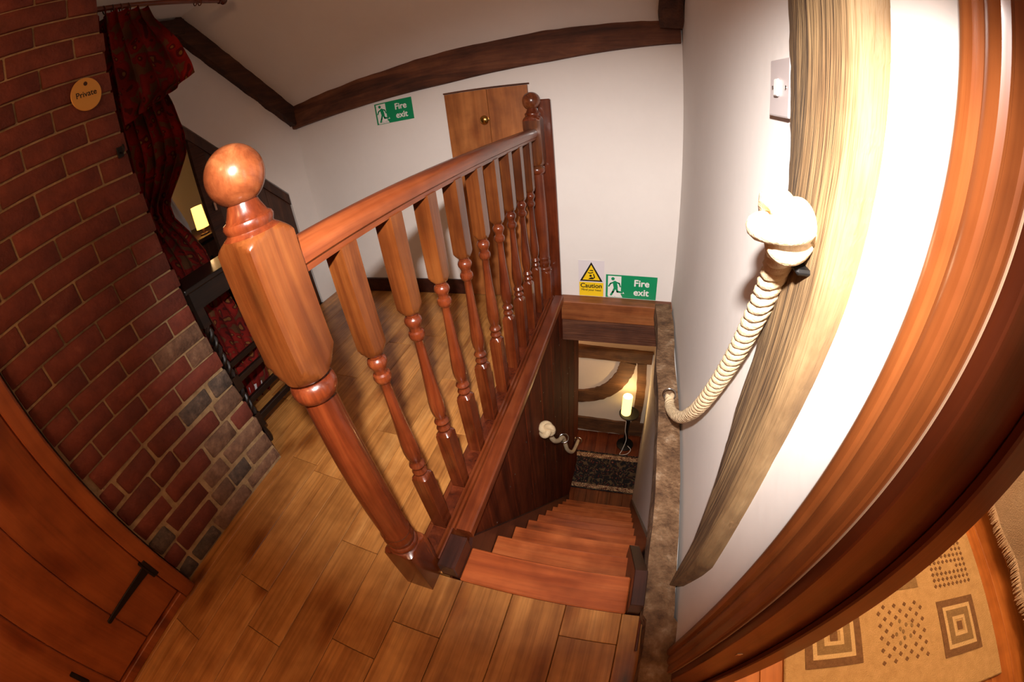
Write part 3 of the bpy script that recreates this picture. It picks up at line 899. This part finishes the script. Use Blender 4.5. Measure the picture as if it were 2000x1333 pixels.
def fire_sign(x0, x1, z0, z1, label):
    w, h = x1 - x0, z1 - z0
    Y = YB - 0.001
    s = empty('fire_exit_sign', ((x0 + x1) / 2, Y, z0), label, 'sign')
    on_back('sign_plate', x0, x1, z0, z1, Y, 0.002, M['green'], s)
    on_back('doorway_mark', x0 + 0.04 * w, x0 + 0.30 * w, z0 + 0.06 * h, z1 - 0.05 * h, Y - 0.002, 0.0006, M['white'], s)
    bm = bmesh.new()
    P = lambda u, v: (u * h, v * h)
    yy = 0.0
    # head
    add_prism(bm, [(0.28 * h + 0.07 * h * math.cos(t), yy, 0.83 * h + 0.07 * h * math.sin(t)) for t in [2 * math.pi * k / 14 for k in range(14)]], (0, -0.0008, 0))
    limb(bm, [P(0.36, 0.66), P(0.40, 0.44)], 0.085 * h, yy)
    limb(bm, [P(0.31, 0.68), P(0.19, 0.62), P(0.12, 0.50)], 0.030 * h, yy, 0.0007)
    limb(bm, [P(0.42, 0.68), P(0.53, 0.64), P(0.58, 0.50)], 0.030 * h, yy, 0.0006)
    limb(bm, [P(0.36, 0.42), P(0.29, 0.25), P(0.22, 0.12)], 0.042 * h, yy, 0.00075)
    limb(bm, [P(0.42, 0.44), P(0.47, 0.27), P(0.66, 0.25)], 0.042 * h, yy, 0.00065)
    link('running_figure', fin(bm, 'running_figure'), M['green'], (x0, Y - 0.0026, z0), s)
    bm = bmesh.new()
    add_prism(bm, [(0.585 * h, 0, 0.31 * h), (0.71 * h, 0, 0.27 * h), (0.75 * h, 0, 0.19 * h), (0.7 * h, 0, 0.20 * h), (0.66 * h, 0, 0.195 * h), (0.6 * h, 0, 0.2 * h)], (0, -0.0006, 0))
    add_prism(bm, [(0.10 * h, 0, 0.07 * h), (0.30 * h, 0, 0.15 * h), (0.36 * h, 0, 0.04 * h), (0.62 * h, 0, 0.14 * h), (0.68 * h, 0, 0.02 * h), (0.1 * h, 0, 0.02 * h)], (0, -0.0006, 0))
    link('white_arrow_mark', fin(bm, 'white_arrow_mark'), M['white'], (x0, Y - 0.002, z0), s)
    back_text('lettering', 'Fire', x0 + 0.70 * w, z0 + 0.68 * h, 0.40 * h, Y - 0.0024, M['white'], s, 0.011 * h)
    back_text('lettering', 'exit', x0 + 0.70 * w, z0 + 0.28 * h, 0.40 * h, Y - 0.0024, M['white'], s, 0.011 * h)
    return s
fire_sign(0.366, 0.681, 0.031, 0.186, 'green fire exit sign standing on the pine board beside the caution sign')
fire_sign(-1.014, -0.742, 1.205, 1.342, 'green fire exit sign fixed high under the eave beam')
Y = YB - 0.001
cs = empty('caution_sign', (0.275, Y, 0.031), 'yellow and white caution mind your head sign over the stairwell', 'sign')
on_back('sign_plate', 0.196, 0.355, 0.031, 0.272, Y, 0.002, M['greyboard'], cs)
on_back('yellow_band', 0.200, 0.351, 0.031, 0.126, Y - 0.002, 0.0006, M['yellow'], cs)
cx = 0.275
prism('warning_triangle', [(cx - 0.071, Y - 0.002, 0.133), (cx + 0.071, Y - 0.002, 0.133), (cx, Y - 0.002, 0.262)], (0, -0.0006, 0), M['ink'], cs)
tr = prism('triangle_field', [(cx - 0.054, Y - 0.0026, 0.1425), (cx + 0.054, Y - 0.0026, 0.1425), (cx, Y - 0.0026, 0.243)], (0, -0.0005, 0), M['yellow'], cs)
bm = bmesh.new()
yy = 0
add_prism(bm, [(-0.019, yy, 0.0), (0.014, yy, 0.0), (0.010, yy, 0.012), (0.003, yy, 0.014), (-0.010, yy, 0.008)], (0, -0.0005, 0))
add_prism(bm, [(-0.004 + 0.0075 * math.cos(t), yy, 0.023 + 0.0075 * math.sin(t)) for t in [2 * math.pi * k / 12 for k in range(12)]], (0, -0.0006, 0))
limb(bm, [(0.012, 0.006), (0.021, 0.014), (0.014, 0.034)], 0.0032, yy, 0.0007)
limb(bm, [(-0.018, 0.044), (-0.006, 0.040), (0.010, 0.046)], 0.003, yy, 0.0004)
add_prism(bm, [(-0.014, yy, 0.057), (0.012, yy, 0.055), (0.012, yy, 0.062), (-0.004, yy, 0.063)], (0, -0.0005, 0))
link('head_bump_figure', fin(bm, 'head_bump_figure'), M['ink'], (cx, Y - 0.0031, 0.148), cs)
back_text('lettering', 'Caution', cx, 0.102, 0.042, Y - 0.003, M['ink'], cs, 0.0009)
back_text('lettering', 'Mind your head', cx, 0.073, 0.0195, Y - 0.003, M['ink'], cs, 0.0003)

# brass disc on the brick wall
pd = empty('private_disc', (XL + 0.012, 0.113, 1.628), 'round brushed brass disc engraved Private on the brick wall', 'sign')
bm = bmesh.new()
add_lathe(bm, [(0, 0.054), (0.003, 0.0545), (0.0045, 0.053)], 48)
link('disc', fin(bm, 'disc', 30), M['disc'], (XL + 0.006, 0.113, 1.628), pd, (0, math.pi / 2, 0))
link('lettering', text_mesh('Private', 0.0265, 0.0003, 0.0003), M['ink'], (XL + 0.0112, 0.113, 1.628), pd, (math.pi / 2, 0, math.pi / 2))
lathe('screw', [(0, 0.007), (0.002, 0.0065), (0.004, 0.003)], M['beamy'], (XL + 0.0105, 0.116, 1.662), pd, 16, None, 40, (0, math.pi / 2, 0))
# small iron hook at the wall's end
hk = empty('curtain_hook', (XL, 0.185, 1.41), 'small black iron hook at the end of the brick wall', 'hook')
box('hook_plate', (XL, XL + 0.006), (0.175, 0.197), (1.39, 1.425), M['black'], hk, 0.001)
tube('hook_arm', spline([(XL + 0.003, 0.186, 1.405), (XL + 0.025, 0.186, 1.40), (XL + 0.032, 0.19, 1.412), (XL + 0.028, 0.192, 1.424)], 5), 0.004, M['black'], hk, 8)

# light switch
sw = empty('light_switch', (XR, 0.343, 1.257), 'square white light switch on the wall beside the oak post', 'switch')
box('plate', (XR - 0.011, XR), (0.293, 0.393), (1.207, 1.307), M['switch'], sw, 0.003, 2)
prism('rocker', [(XR - 0.011, 0.338, 1.272), (XR - 0.011, 0.356, 1.272), (XR - 0.011, 0.356, 1.242), (XR - 0.011, 0.338, 1.242)], (-0.006, 0, 0), M['rocker'], sw, 0.002)
for yy in (0.310, 0.376):
    lathe('screw', [(0, 0.004), (0.001, 0.004), (0.0014, 0.002)], M['chrome'], (XR - 0.011, yy, 1.257), sw, 10, None, 40, (0, -math.pi / 2, 0))

# ================================================================== ROPES
def strands(path, R, pitch, name, parent, mat):
    """three laid strands along the path, one mesh"""
    pts = resample([Vector(p) for p in path], 0.005)
    T, Nn = frames(pts)
    o0 = pts[0]
    bm = bmesh.new()
    for s in range(3):
        q = []
        for i, p in enumerate(pts):
            a = 2 * math.pi * (i * 0.005 / pitch + s / 3)
            B = T[i].cross(Nn[i])
            q.append(p + (Nn[i] * math.cos(a) + B * math.sin(a)) * R * 0.48 - o0)
        add_tube(bm, q, R * 0.60, 8)
    return link(name, fin(bm, name, 60), mat, o0, parent)
def knot(c, size, tube_r, rot, parent, mat, name='knot'):
    pts = []
    n = 120
    for i in range(n):
        t = 2 * math.pi * i / n
        r = 1 + 0.52 * math.cos(3 * t)
        v = Vector((r * math.cos(2 * t), r * math.sin(2 * t), 0.9 * math.sin(3 * t))) * size
        pts.append(rot @ v)
    bm = bmesh.new()
    add_tube(bm, pts, tube_r, 10, True)
    bmesh.ops.create_icosphere(bm, subdivisions=2, radius=size * 1.05)
    return link(name, fin(bm, name, 60), mat, c, parent)
def eye(c, axis, r, parent, wire=0.0035):
    axis = Vector(axis).normalized()
    u = axis.orthogonal().normalized()
    v = axis.cross(u)
    pts = [Vector(c) + (u * math.cos(t) + v * math.sin(t)) * r for t in [2 * math.pi * k / 20 for k in range(20)]]
    bm = bmesh.new()
    add_tube(bm, [p - Vector(c) for p in pts], wire, 8, True)
    return link('ring', fin(bm, 'ring', 60), M['chrome'], c, parent)

rp = empty('rope_handrail', (0.71, 0.17, 1.05), 'thick cream rope handrail hanging from a knot on the bleached oak post', 'rope')
path = spline([(0.708, 0.096, 1.056), (0.724, 0.142, 1.008), (0.735, 0.213, 0.888), (0.74, 0.304, 0.714), (0.735, 0.413, 0.509), (0.732, 0.521, 0.36), (0.725, 0.62, 0.252), (0.722, 0.75, 0.150), (0.722, 0.84, 0.100), (0.722, 0.89, 0.112)], 12)
strands(path, 0.0195, 0.072, 'rope', rp, M['rope'])
knot(Vector((0.698, 0.078, 1.092)), 0.021, 0.0165, Matrix.Rotation(0.5, 3, 'Y') @ Matrix.Rotation(0.3, 3, 'X'), rp, M['rope'])
box('post_bracket', (0.722, 0.746), (0.066, 0.10), (1.036, 1.044), M['black'], rp, 0.003, label='dark bracket behind the knot')
eye((0.722, 0.905, 0.098), (0.05, 1, -0.3), 0.026, rp)
box('ring_plate', (0.705, 0.739), (0.90, 0.94), (0.060, 0.068), M['chrome'], rp, 0.002)

rp2 = empty('rope_handrail', (0.13, 1.07, -0.39), 'short rope handrail with a knotted end on the dark panelled stair wall', 'rope')
path = spline([(0.138, 1.075, -0.40), (0.140, 1.20, -0.63), (0.135, 1.36, -0.82), (0.135, 1.52, -0.97), (0.140, 1.66, -1.27), (0.145, 1.88, -1.56), (0.14, 2.1, -1.74), (0.135, 2.28, -1.86)], 10)
strands(path, 0.015, 0.055, 'rope', rp2, M['rope'])
knot(Vector((0.138, 1.06, -0.385)), 0.022, 0.018, Matrix.Rotation(0.8, 3, 'X'), rp2, M['rope'])
eye((0.137, 1.53, -0.985), (0, 0.5, -0.85), 0.034, rp2, 0.005)
eye((0.137, 2.27, -1.855), (0, 0.8, -0.55), 0.034, rp2, 0.005)
box('ring_plate', (0.1, 0.106), (1.505, 1.555), (-1.02, -0.96), M['chrome'], rp2, 0.002)
box('ring_plate', (0.1, 0.106), (2.245, 2.295), (-1.89, -1.83), M['chrome'], rp2, 0.002)

# ================================================================== CURTAIN, POLE, TABLE
XC = -1.30
cu_ = empty('curtain', (XC, 0.45, 0.0), 'dark red patterned curtain gathered to one side behind the brick wall', 'curtain')
def cloth(name, zs, yl, yr, folds, amp, mat, xoff=0.0, sag=None, n=90, ph=0.0):
    bm = bmesh.new()
    rows = []
    for z in zs:
        a, b = yl(z), yr(z)
        row = []
        for k in range(n + 1):
            u = k / n
            w = math.sin(u * folds * 2 * math.pi + ph + 0.7 * noise.noise(Vector((z * 1.5, u * 3, ph))))
            x = XC + xoff + amp * w + 0.012 * noise.noise(Vector((z * 3, u * 7, 1)))
            y = a + (b - a) * u + 0.012 * math.cos(u * folds * 2 * math.pi + ph)
            dz = sag(u, z) if sag else 0
            row.append(bm.verts.new((x - XC, y - 0.45, z + dz)))
        rows.append(row)
    for r0, r1 in zip(rows, rows[1:]):
        for k in range(n): bm.faces.new((r0[k], r0[k + 1], r1[k + 1], r1[k]))
    bmesh.ops.solidify(bm, geom=bm.faces[:], thickness=0.004)
    return link(name, fin(bm, name, 80), mat, (XC, 0.45, 0), cu_)
YR = [(0.06, 0.60), (0.15, 0.64), (0.5, 0.66), (0.80, 0.61), (0.90, 0.60), (1.0, 0.56), (1.1, 0.50), (1.17, 0.50), (1.26, 0.59), (1.35, 0.665), (1.45, 0.685), (1.60, 0.66), (1.75, 0.60), (1.9, 0.56), (2.06, 0.53), (2.2, 0.53)]
zs = [0.06 + (2.075 - 0.06) * i / 70 for i in range(71)]
cloth('drape', zs, lambda z: 0.22 + 0.05 * z / 2, lambda z: interp(YR, z), 7.5, 0.028, M['curtain'])
YR2 = [(1.50, 0.60), (1.62, 0.66), (1.66, 0.755), (1.72, 0.745), (1.86, 0.69), (2.0, 0.585), (2.2, 0.53)]
zs = [1.60 + (2.075 - 1.60) * i / 30 for i in range(31)]
cloth('overfall', zs, lambda z: 0.36, lambda z: interp(YR2, z), 4.0, 0.02, M['curtain'], 0.06, lambda u, z: 0.10 * (0.5 - u) * (2.08 - z) / 0.45 * -1, 60, 1.0)
YRl = [(0.80, 0.60), (0.88, 0.578), (1.03, 0.575), (1.17, 0.535), (1.3, 0.5)]
zs = [0.84 + (1.24 - 0.84) * i / 16 for i in range(17)]
cloth('lining', zs, lambda z: 0.40, lambda z: interp(YRl, z) + 0.035, 1.5, 0.012, M['lining'], -0.07, None, 40)
prism('lining_hem', [(XC - 0.02, 0.50, 0.135), (XC - 0.02, 0.62, 0.105), (XC - 0.02, 0.60, 0.06), (XC - 0.02, 0.49, 0.09)], (0.003, 0, 0), M['lining'], cu_)

cp = empty('curtain_pole', (-1.28, 0.7, 2.105), 'thin wooden curtain pole with rings and a turned end under the ceiling', 'curtain pole')
tube('pole', [(-1.28, 0.2, 2.11), (-1.28, 1.0, 2.105)], 0.0125, M['stainy'], cp, 16)
lathe('finial', [(0, 0.012), (0.004, 0.018), (0.010, 0.018), (0.014, 0.013), (0.020, 0.017), (0.032, 0.023), (0.044, 0.020), (0.052, 0.010), (0.055, 0.001)], M['darkstain'], (-1.28, 1.0, 2.105), cp, 20, None, 40, (-math.pi / 2, 0, 0))
for i, yy in enumerate((0.30, 0.34, 0.38, 0.42, 0.46, 0.50, 0.86, 0.885)):
    eye((-1.28, yy, 2.100), (0.1, 1, 0.1 * (i % 3)), 0.019, cp, 0.003).data.materials[0] = M['darkstain']
box('bracket', (-1.29, -1.27), (0.925, 0.945), (2.105, 2.2), M['darkstain'], cp, 0.003)

tb = empty('console_table', (-1.14, 0.55, 0), 'dark oak side table with barley-twist legs beyond the brick wall', 'table')
TX0, TX1, TY0, TY1, TZ = -1.24, -1.005, 0.285, 0.80, 0.845
box('table_top', (TX0, TX1), (TY0, TY1), (TZ - 0.022, TZ), M['darkoak'], tb, 0.005, 2)
lx = (TX0 + 0.035, TX1 - 0.035)
ly = (TY0 + 0.04, TY1 - 0.05)
for x in lx:
    for y in ly:
        bm = bmesh.new()
        add_box(bm, -0.019, 0.019, -0.019, 0.019, 0.66, TZ - 0.022)
        add_box(bm, -0.019, 0.019, -0.019, 0.019, 0.33, 0.40)
        add_box(bm, -0.019, 0.019, -0.019, 0.019, 0.10, 0.18)
        add_lathe(bm, [(0.0, 0.014), (0.02, 0.019), (0.05, 0.019), (0.08, 0.013), (0.10, 0.016)], 16)
        for za, zb in ((0.40, 0.66), (0.18, 0.33)):
            for s in range(2):
                pts = []
                m_ = int((zb - za) / 0.006)
                for i in range(m_ + 1):
                    a = 2 * math.pi * (i * 0.006 / 0.085) + s * math.pi
                    pts.append((0.0095 * math.cos(a), 0.0095 * math.sin(a), za + (zb - za) * i / m_))
                add_tube(bm, pts, 0.0105, 8)
        link('leg', fin(bm, 'leg', 40), M['darkoak'], (x, y, 0), tb)
for x in lx:
    box('apron', (x - 0.009, x + 0.009), (ly[0], ly[1]), (0.735, TZ - 0.022), M['darkoak'], tb, 0.002)
    box('stretcher', (x - 0.013, x + 0.013), (ly[0], ly[1]), (0.125, 0.158), M['darkoak'], tb, 0.003)
    box('stretcher', (x - 0.012, x + 0.012), (ly[0], ly[1]), (0.352, 0.380), M['darkoak'], tb, 0.003)
for y in ly:
    box('apron', (lx[0], lx[1]), (y - 0.009, y + 0.009), (0.735, TZ - 0.022), M['darkoak'], tb, 0.002)
    box('stretcher', (lx[0], lx[1]), (y - 0.013, y + 0.013), (0.125, 0.158), M['darkoak'], tb, 0.003)

# lamp in the room behind the gable
ns = empty('chest', (-2.4, 1.25, 0), 'dark chest holding the lit lamp in the room beyond', 'chest')
box('body', (-2.8, -2.12), (0.75, 1.95), (0.05, 0.80), M['darkoak'], ns, 0.006)
box('chest_top', (-2.82, -2.09), (0.73, 1.97), (0.80, 0.83), M['darkdoor'], ns, 0.005)
box('plinth', (-2.78, -2.14), (0.77, 1.93), (0.0, 0.05), M['darkoak'], ns)
for zz in (0.09, 0.33, 0.57):
    dr = box('drawer', (-2.12, -2.108), (0.79, 1.91), (zz, zz + 0.21), M['darkdoor'], ns, 0.004)
    for yy in (1.05, 1.65): lathe('knob', [(0, 0.008), (0.012, 0.008), (0.018, 0.016), (0.026, 0.010)], M['black'], (-2.108, yy, zz + 0.105), dr, 14, None, 40, (0, math.pi / 2, 0))
lm = empty('table_lamp', (-2.2, 1.125, 0.83), 'small table lamp with glowing cream shade seen through the far doorway', 'lamp')
lathe('base', [(0, 0.035), (0.01, 0.035), (0.015, 0.012), (0.06, 0.010)], M['darkdoor'], (-2.2, 1.125, 0.83), lm, 20)
bm = bmesh.new()
add_lathe(bm, [(0.05, 0.048), (0.21, 0.042)], 28, None, False)
bmesh.ops.solidify(bm, geom=bm.faces[:], thickness=0.002)
link('shade', fin(bm, 'shade', 60), M['shade'], (-2.2, 1.125, 0.83), lm)
lo = light('table_lamp_bulb', 'POINT', (-2.26, 1.125, 1.07), 1.6, (1.0, 0.62, 0.28), 0.02)

# ================================================================== LOWER HALL THINGS
cr = empty('persian_rug', (0.5, 2.3, LZ), 'dark blue persian rug with pale border at the foot of the stairs', 'rug')
box('pile', (0.0, 0.86), (2.085, 2.62), (LZ, LZ + 0.010), M['persian'], cr, 0.003)
box('border', (0.0, 0.86), (2.10, 2.155), (LZ + 0.010, LZ + 0.012), M['persianborder'], cr)
box('border', (0.0, 0.86), (2.53, 2.59), (LZ + 0.010, LZ + 0.012), M['persianborder'], cr)
def hall_bar(name, pts, w, mat, seed, label):
    """timber framing on the far wall, swept in x-z"""
    P = [Vector((p[0], 0, p[1])) for p in pts]
    sp = spline(P, 14)
    T, _ = frames(sp)
    c = sp[len(sp) // 2]
    bm = bmesh.new()
    rings = []
    for i, p in enumerate(sp):
        n = Vector((-T[i].z, 0, T[i].x))
        ww = w * (0.5 + 0.06 * noise.noise(Vector((i * 0.3, seed, 0))))
        rings.append([bm.verts.new(p + n * s * ww + Vector((0, d, 0)) - c) for s, d in ((-1, -0.001), (-1, -0.03), (1, -0.03), (1, -0.001))])
    for a, b in zip(rings, rings[1:]):
        for k in range(4): bm.faces.new((a[k], a[(k + 1) % 4], b[(k + 1) % 4], b[k]))
    bm.faces.new(rings[0]); bm.faces.new(rings[-1])
    return tag(link(name, fin(bm, name, 40), mat, c + Vector((0, LY, 0))), label, 'beam')
hall_bar('hall_beam', [(-0.4, -1.20), (0.3, -1.22), (0.80, -1.23)], 0.15, M['hallbeam'], 1, 'level dark beam above the curved brace in the lower hall')
hall_bar('curved_brace', [(-0.4, -1.86), (-0.1, -1.86), (0.1, -1.835), (0.28, -1.77), (0.42, -1.65), (0.52, -1.47), (0.555, -1.31)], 0.17, M['hallbeam'], 2, 'curved oak brace sweeping up the lower hall wall')
hall_bar('hall_sill_beam', [(-0.4, -2.26), (0.3, -2.29), (0.82, -2.30)], 0.20, M['hallbeam'], 3, 'low sill beam along the lower hall wall behind the candle lamp')
hall_bar('hall_post', [(0.72, -2.195), (0.725, -1.7), (0.70, -1.31)], 0.10, M['hallbeam'], 4, 'dark upright timber in the corner of the lower hall')
cl = empty('candle_lamp', (0.625, 2.79, LZ), 'dark candlestick lamp with a glowing cream candle in the lower hall', 'lamp')
lathe('stand', [(0, 0.10), (0.012, 0.10), (0.02, 0.085), (0.03, 0.03), (0.06, 0.022), (0.12, 0.030), (0.18, 0.020), (0.30, 0.018), (0.40, 0.024), (0.46, 0.018), (0.50, 0.030), (0.515, 0.10), (0.53, 0.112), (0.535, 0.105), (0.525, 0.02)], M['black'], (0.625, 2.79, LZ), cl, 28)
lathe('candle', [(0.0, 0.054), (0.24, 0.054), (0.25, 0.050), (0.245, 0.040)], M['candle'], (0.588, 2.79, LZ + 0.53), cl, 24)
tube('cord', spline([(0.60, 2.69, LZ + 0.50), (0.605, 2.69, LZ + 0.35), (0.63, 2.69, LZ + 0.2), (0.60, 2.66, LZ + 0.05), (0.58, 2.62, LZ + 0.008), (0.66, 2.64, LZ + 0.008), (0.70, 2.70, LZ + 0.02), (0.66, 2.72, LZ + 0.06)], 8), 0.004, M['cord'], cl, 6)
light('candle_glow', 'POINT', (0.588, 2.79, LZ + 0.81), 2.0, (1.0, 0.66, 0.3), 0.012)

# ================================================================== BEDROOM
bf = tag(boxes('floor_bedroom', [(XR + 0.14, 3.2, -2.0, 1.9, -0.12, -0.02)], M['panel']), kind='structure')
k = 0
x = XR + 0.0
while x < 3.0:
    for y0, y1 in ((-1.9, -0.9 + 0.3 * (k % 3)), (-0.9 + 0.3 * (k % 3), 0.25 + 0.2 * (k % 4)), (0.25 + 0.2 * (k % 4), 1.85)):
        if x < XR + 0.14 and y0 > -0.5: continue
        if x < XR + 0.14: y0, y1 = -0.944, -0.19
        box('plank', (x + 0.001, x + 0.139), (y0 + 0.001, y1 - 0.001), (-0.02, 0.0), M['bedpine'], bf, 0.0016)
        if x < XR + 0.14: break
    x += 0.14
    k += 1
boxes('wall_bedroom', [(3.1, 3.2, -2.0, 1.9, -0.02, 2.25), (XR + 0.14, 3.1, 1.85, 1.95, -0.02, 2.25)], M['cream'], kind='structure')
rg = empty('bedroom_rug', (1.6, 0.3, 0.0), 'beige wool rug with brown square motifs beside the bed', 'rug')
box('pile', (1.135, 2.095), (-0.325, 1.25), (0.0, 0.012), M['rugbase'], rg, 0.004)
def frame2(x0, x1, y0, y1, t, z, name, mat):
    bm = bmesh.new()
    cx_, cy_ = (x0 + x1) / 2, (y0 + y1) / 2
    for b in ((x0, x1, y0, y0 + t), (x0, x1, y1 - t, y1), (x0, x0 + t, y0 + t, y1 - t), (x1 - t, x1, y0 + t, y1 - t)):
        add_box(bm, b[0] - cx_, b[1] - cx_, b[2] - cy_, b[3] - cy_, 0, 0.002)
    return link(name, fin(bm, name), mat, (cx_, cy_, z), rg)
def nested(x0, y0, w, h):
    z = 0.012
    frame2(x0, x0 + w, y0, y0 + h, 0.027, z, 'square_motif', M['rugbrown'])
    frame2(x0 + 0.027, x0 + w - 0.027, y0 + 0.027, y0 + h - 0.027, 0.015, z, 'square_motif', M['rugcream'])
    frame2(x0 + 0.042, x0 + w - 0.042, y0 + 0.042, y0 + h - 0.042, 0.028, z, 'square_motif', M['rugolive'])
    frame2(x0 + 0.070, x0 + w - 0.070, y0 + 0.070, y0 + h - 0.070, 0.013, z, 'square_motif', M['rugcream'])
    box('square_motif', (x0 + w / 2 - 0.014, x0 + w / 2 + 0.014), (y0 + h / 2 - 0.016, y0 + h / 2 + 0.016), (z, z + 0.002), M['rugbrown'], rg)
def dots(x0, y0, w, h, keep, nx, ny, s, dia=True):
    bm = bmesh.new()
    cx_, cy_ = x0 + w / 2, y0 + h / 2
    for i in range(nx):
        for j in range(ny):
            if not keep(i, j): continue
            x, y = -w / 2 + w * i / (nx - 1), -h / 2 + h * j / (ny - 1)
            pts = [(x + s * math.cos(a), y + s * math.sin(a), 0) for a in [math.pi / 2 * k + (0 if dia else math.pi / 4) for k in range(4)]]
            add_prism(bm, pts, (0, 0, 0.002))
    return tag(link('dot_motif', fin(bm, 'dot_motif'), M['rugbrown'], (cx_, cy_, 0.012), rg), kind='stuff')
nested(1.205, -0.15, 0.215, 0.20)
dots(1.505, -0.165, 0.20, 0.195, lambda i, j: (i + j) % 2 == 0 and not (2 < i < 6 and 2 < j < 7), 9, 10, 0.0085)
bm = bmesh.new()
for k in range(9):
    a = k * 2.4
    add_prism(bm, [(0.045 * math.sqrt(k / 9) * 1.1 * math.cos(a) + 0.006 * math.cos(t), 0.045 * math.sqrt(k / 9) * 1.1 * math.sin(a) + 0.008 * math.sin(t), 0) for t in [2 * math.pi * j / 8 for j in range(8)]], (0, 0, 0.002))
tag(link('dot_motif', fin(bm), M['rugolive'], (1.605, -0.068, 0.012), rg), kind='stuff')
nested(1.79, -0.20, 0.21, 0.215)
frame2(1.50, 1.715, 0.085, 0.30, 0.048, 0.012, 'square_motif', M['rugolive'])
dots(1.565, 0.15, 0.085, 0.085, lambda i, j: True, 3, 3, 0.011)
dots(1.81, 0.075, 0.20, 0.19, lambda i, j: not (2 < i < 6 and (2 < j < 4 or 5 < j < 7)), 9, 9, 0.0085)
nested(1.205, 0.085, 0.215, 0.21)
nested(1.50, 0.34, 0.215, 0.21)
frame2(1.80, 2.015, 0.335, 0.55, 0.048, 0.012, 'square_motif', M['rugolive'])
# bed with fringed spread
bd = empty('bed', (2.55, -0.1, 0), 'bed under a pale woven spread with a fringed hem', 'bed')
box('mattress', (2.255, 3.05), (-1.6, 1.0), (0.26, 0.50), M['spread'], bd, 0.05, 3)
for x in (2.34, 2.98):
    for y in (-1.5, 0.9): box('leg', (x - 0.03, x + 0.03), (y - 0.03, y + 0.03), (0.0, 0.26), M['darkoak'], bd)
bm = bmesh.new()
rows = []
for i in range(15):
    t = i / 14
    row = []
    for k in range(131):
        y = -1.62 + 2.64 * k / 130
        hem = 0.095 + 0.012 * math.sin(y * 2.4 + 1)
        if t < 0.3:
            x, z = 2.57 - 0.33 * t / 0.3, 0.512
        else:
            u = (t - 0.3) / 0.7
            x, z = 2.238 - 0.012 * math.sin(u * 1.6) + 0.012 * u * math.sin(y * 17 + 1.3 * math.sin(y * 5)), 0.508 + (hem - 0.508) * u
        row.append(bm.verts.new((x - 2.06, y, z)))
    rows.append(row)
for a, b in zip(rows, rows[1:]):
    for k in range(130): bm.faces.new((a[k], a[k + 1], b[k + 1], b[k]))
bmesh.ops.solidify(bm, geom=bm.faces[:], thickness=0.004)
sp = link('bedspread', fin(bm, 'bedspread', 60), M['spread'], (2.06, 0, 0), bd)
bm = bmesh.new()
rf = random.Random(5)
for k in range(330):
    y = -0.6 + 1.3 * k / 330
    hem = 0.095 + 0.012 * math.sin(y * 2.4 + 1)
    x = 2.226 + 0.012 * math.sin(y * 17 + 1.3 * math.sin(y * 5)) - 2.06
    a = Vector((x, y, hem + 0.004))
    b = a + Vector((rf.uniform(-0.012, 0.004), rf.uniform(-0.008, 0.008), -0.042 + rf.uniform(-0.006, 0.006)))
    add_tube(bm, [a, (a + b) / 2 + Vector((-0.003, 0, 0)), b], [0.0022, 0.0018, 0.001], 4)
tag(link('fringe', fin(bm, 'fringe'), M['spread'], (2.06, 0, 0), bd), kind='stuff')
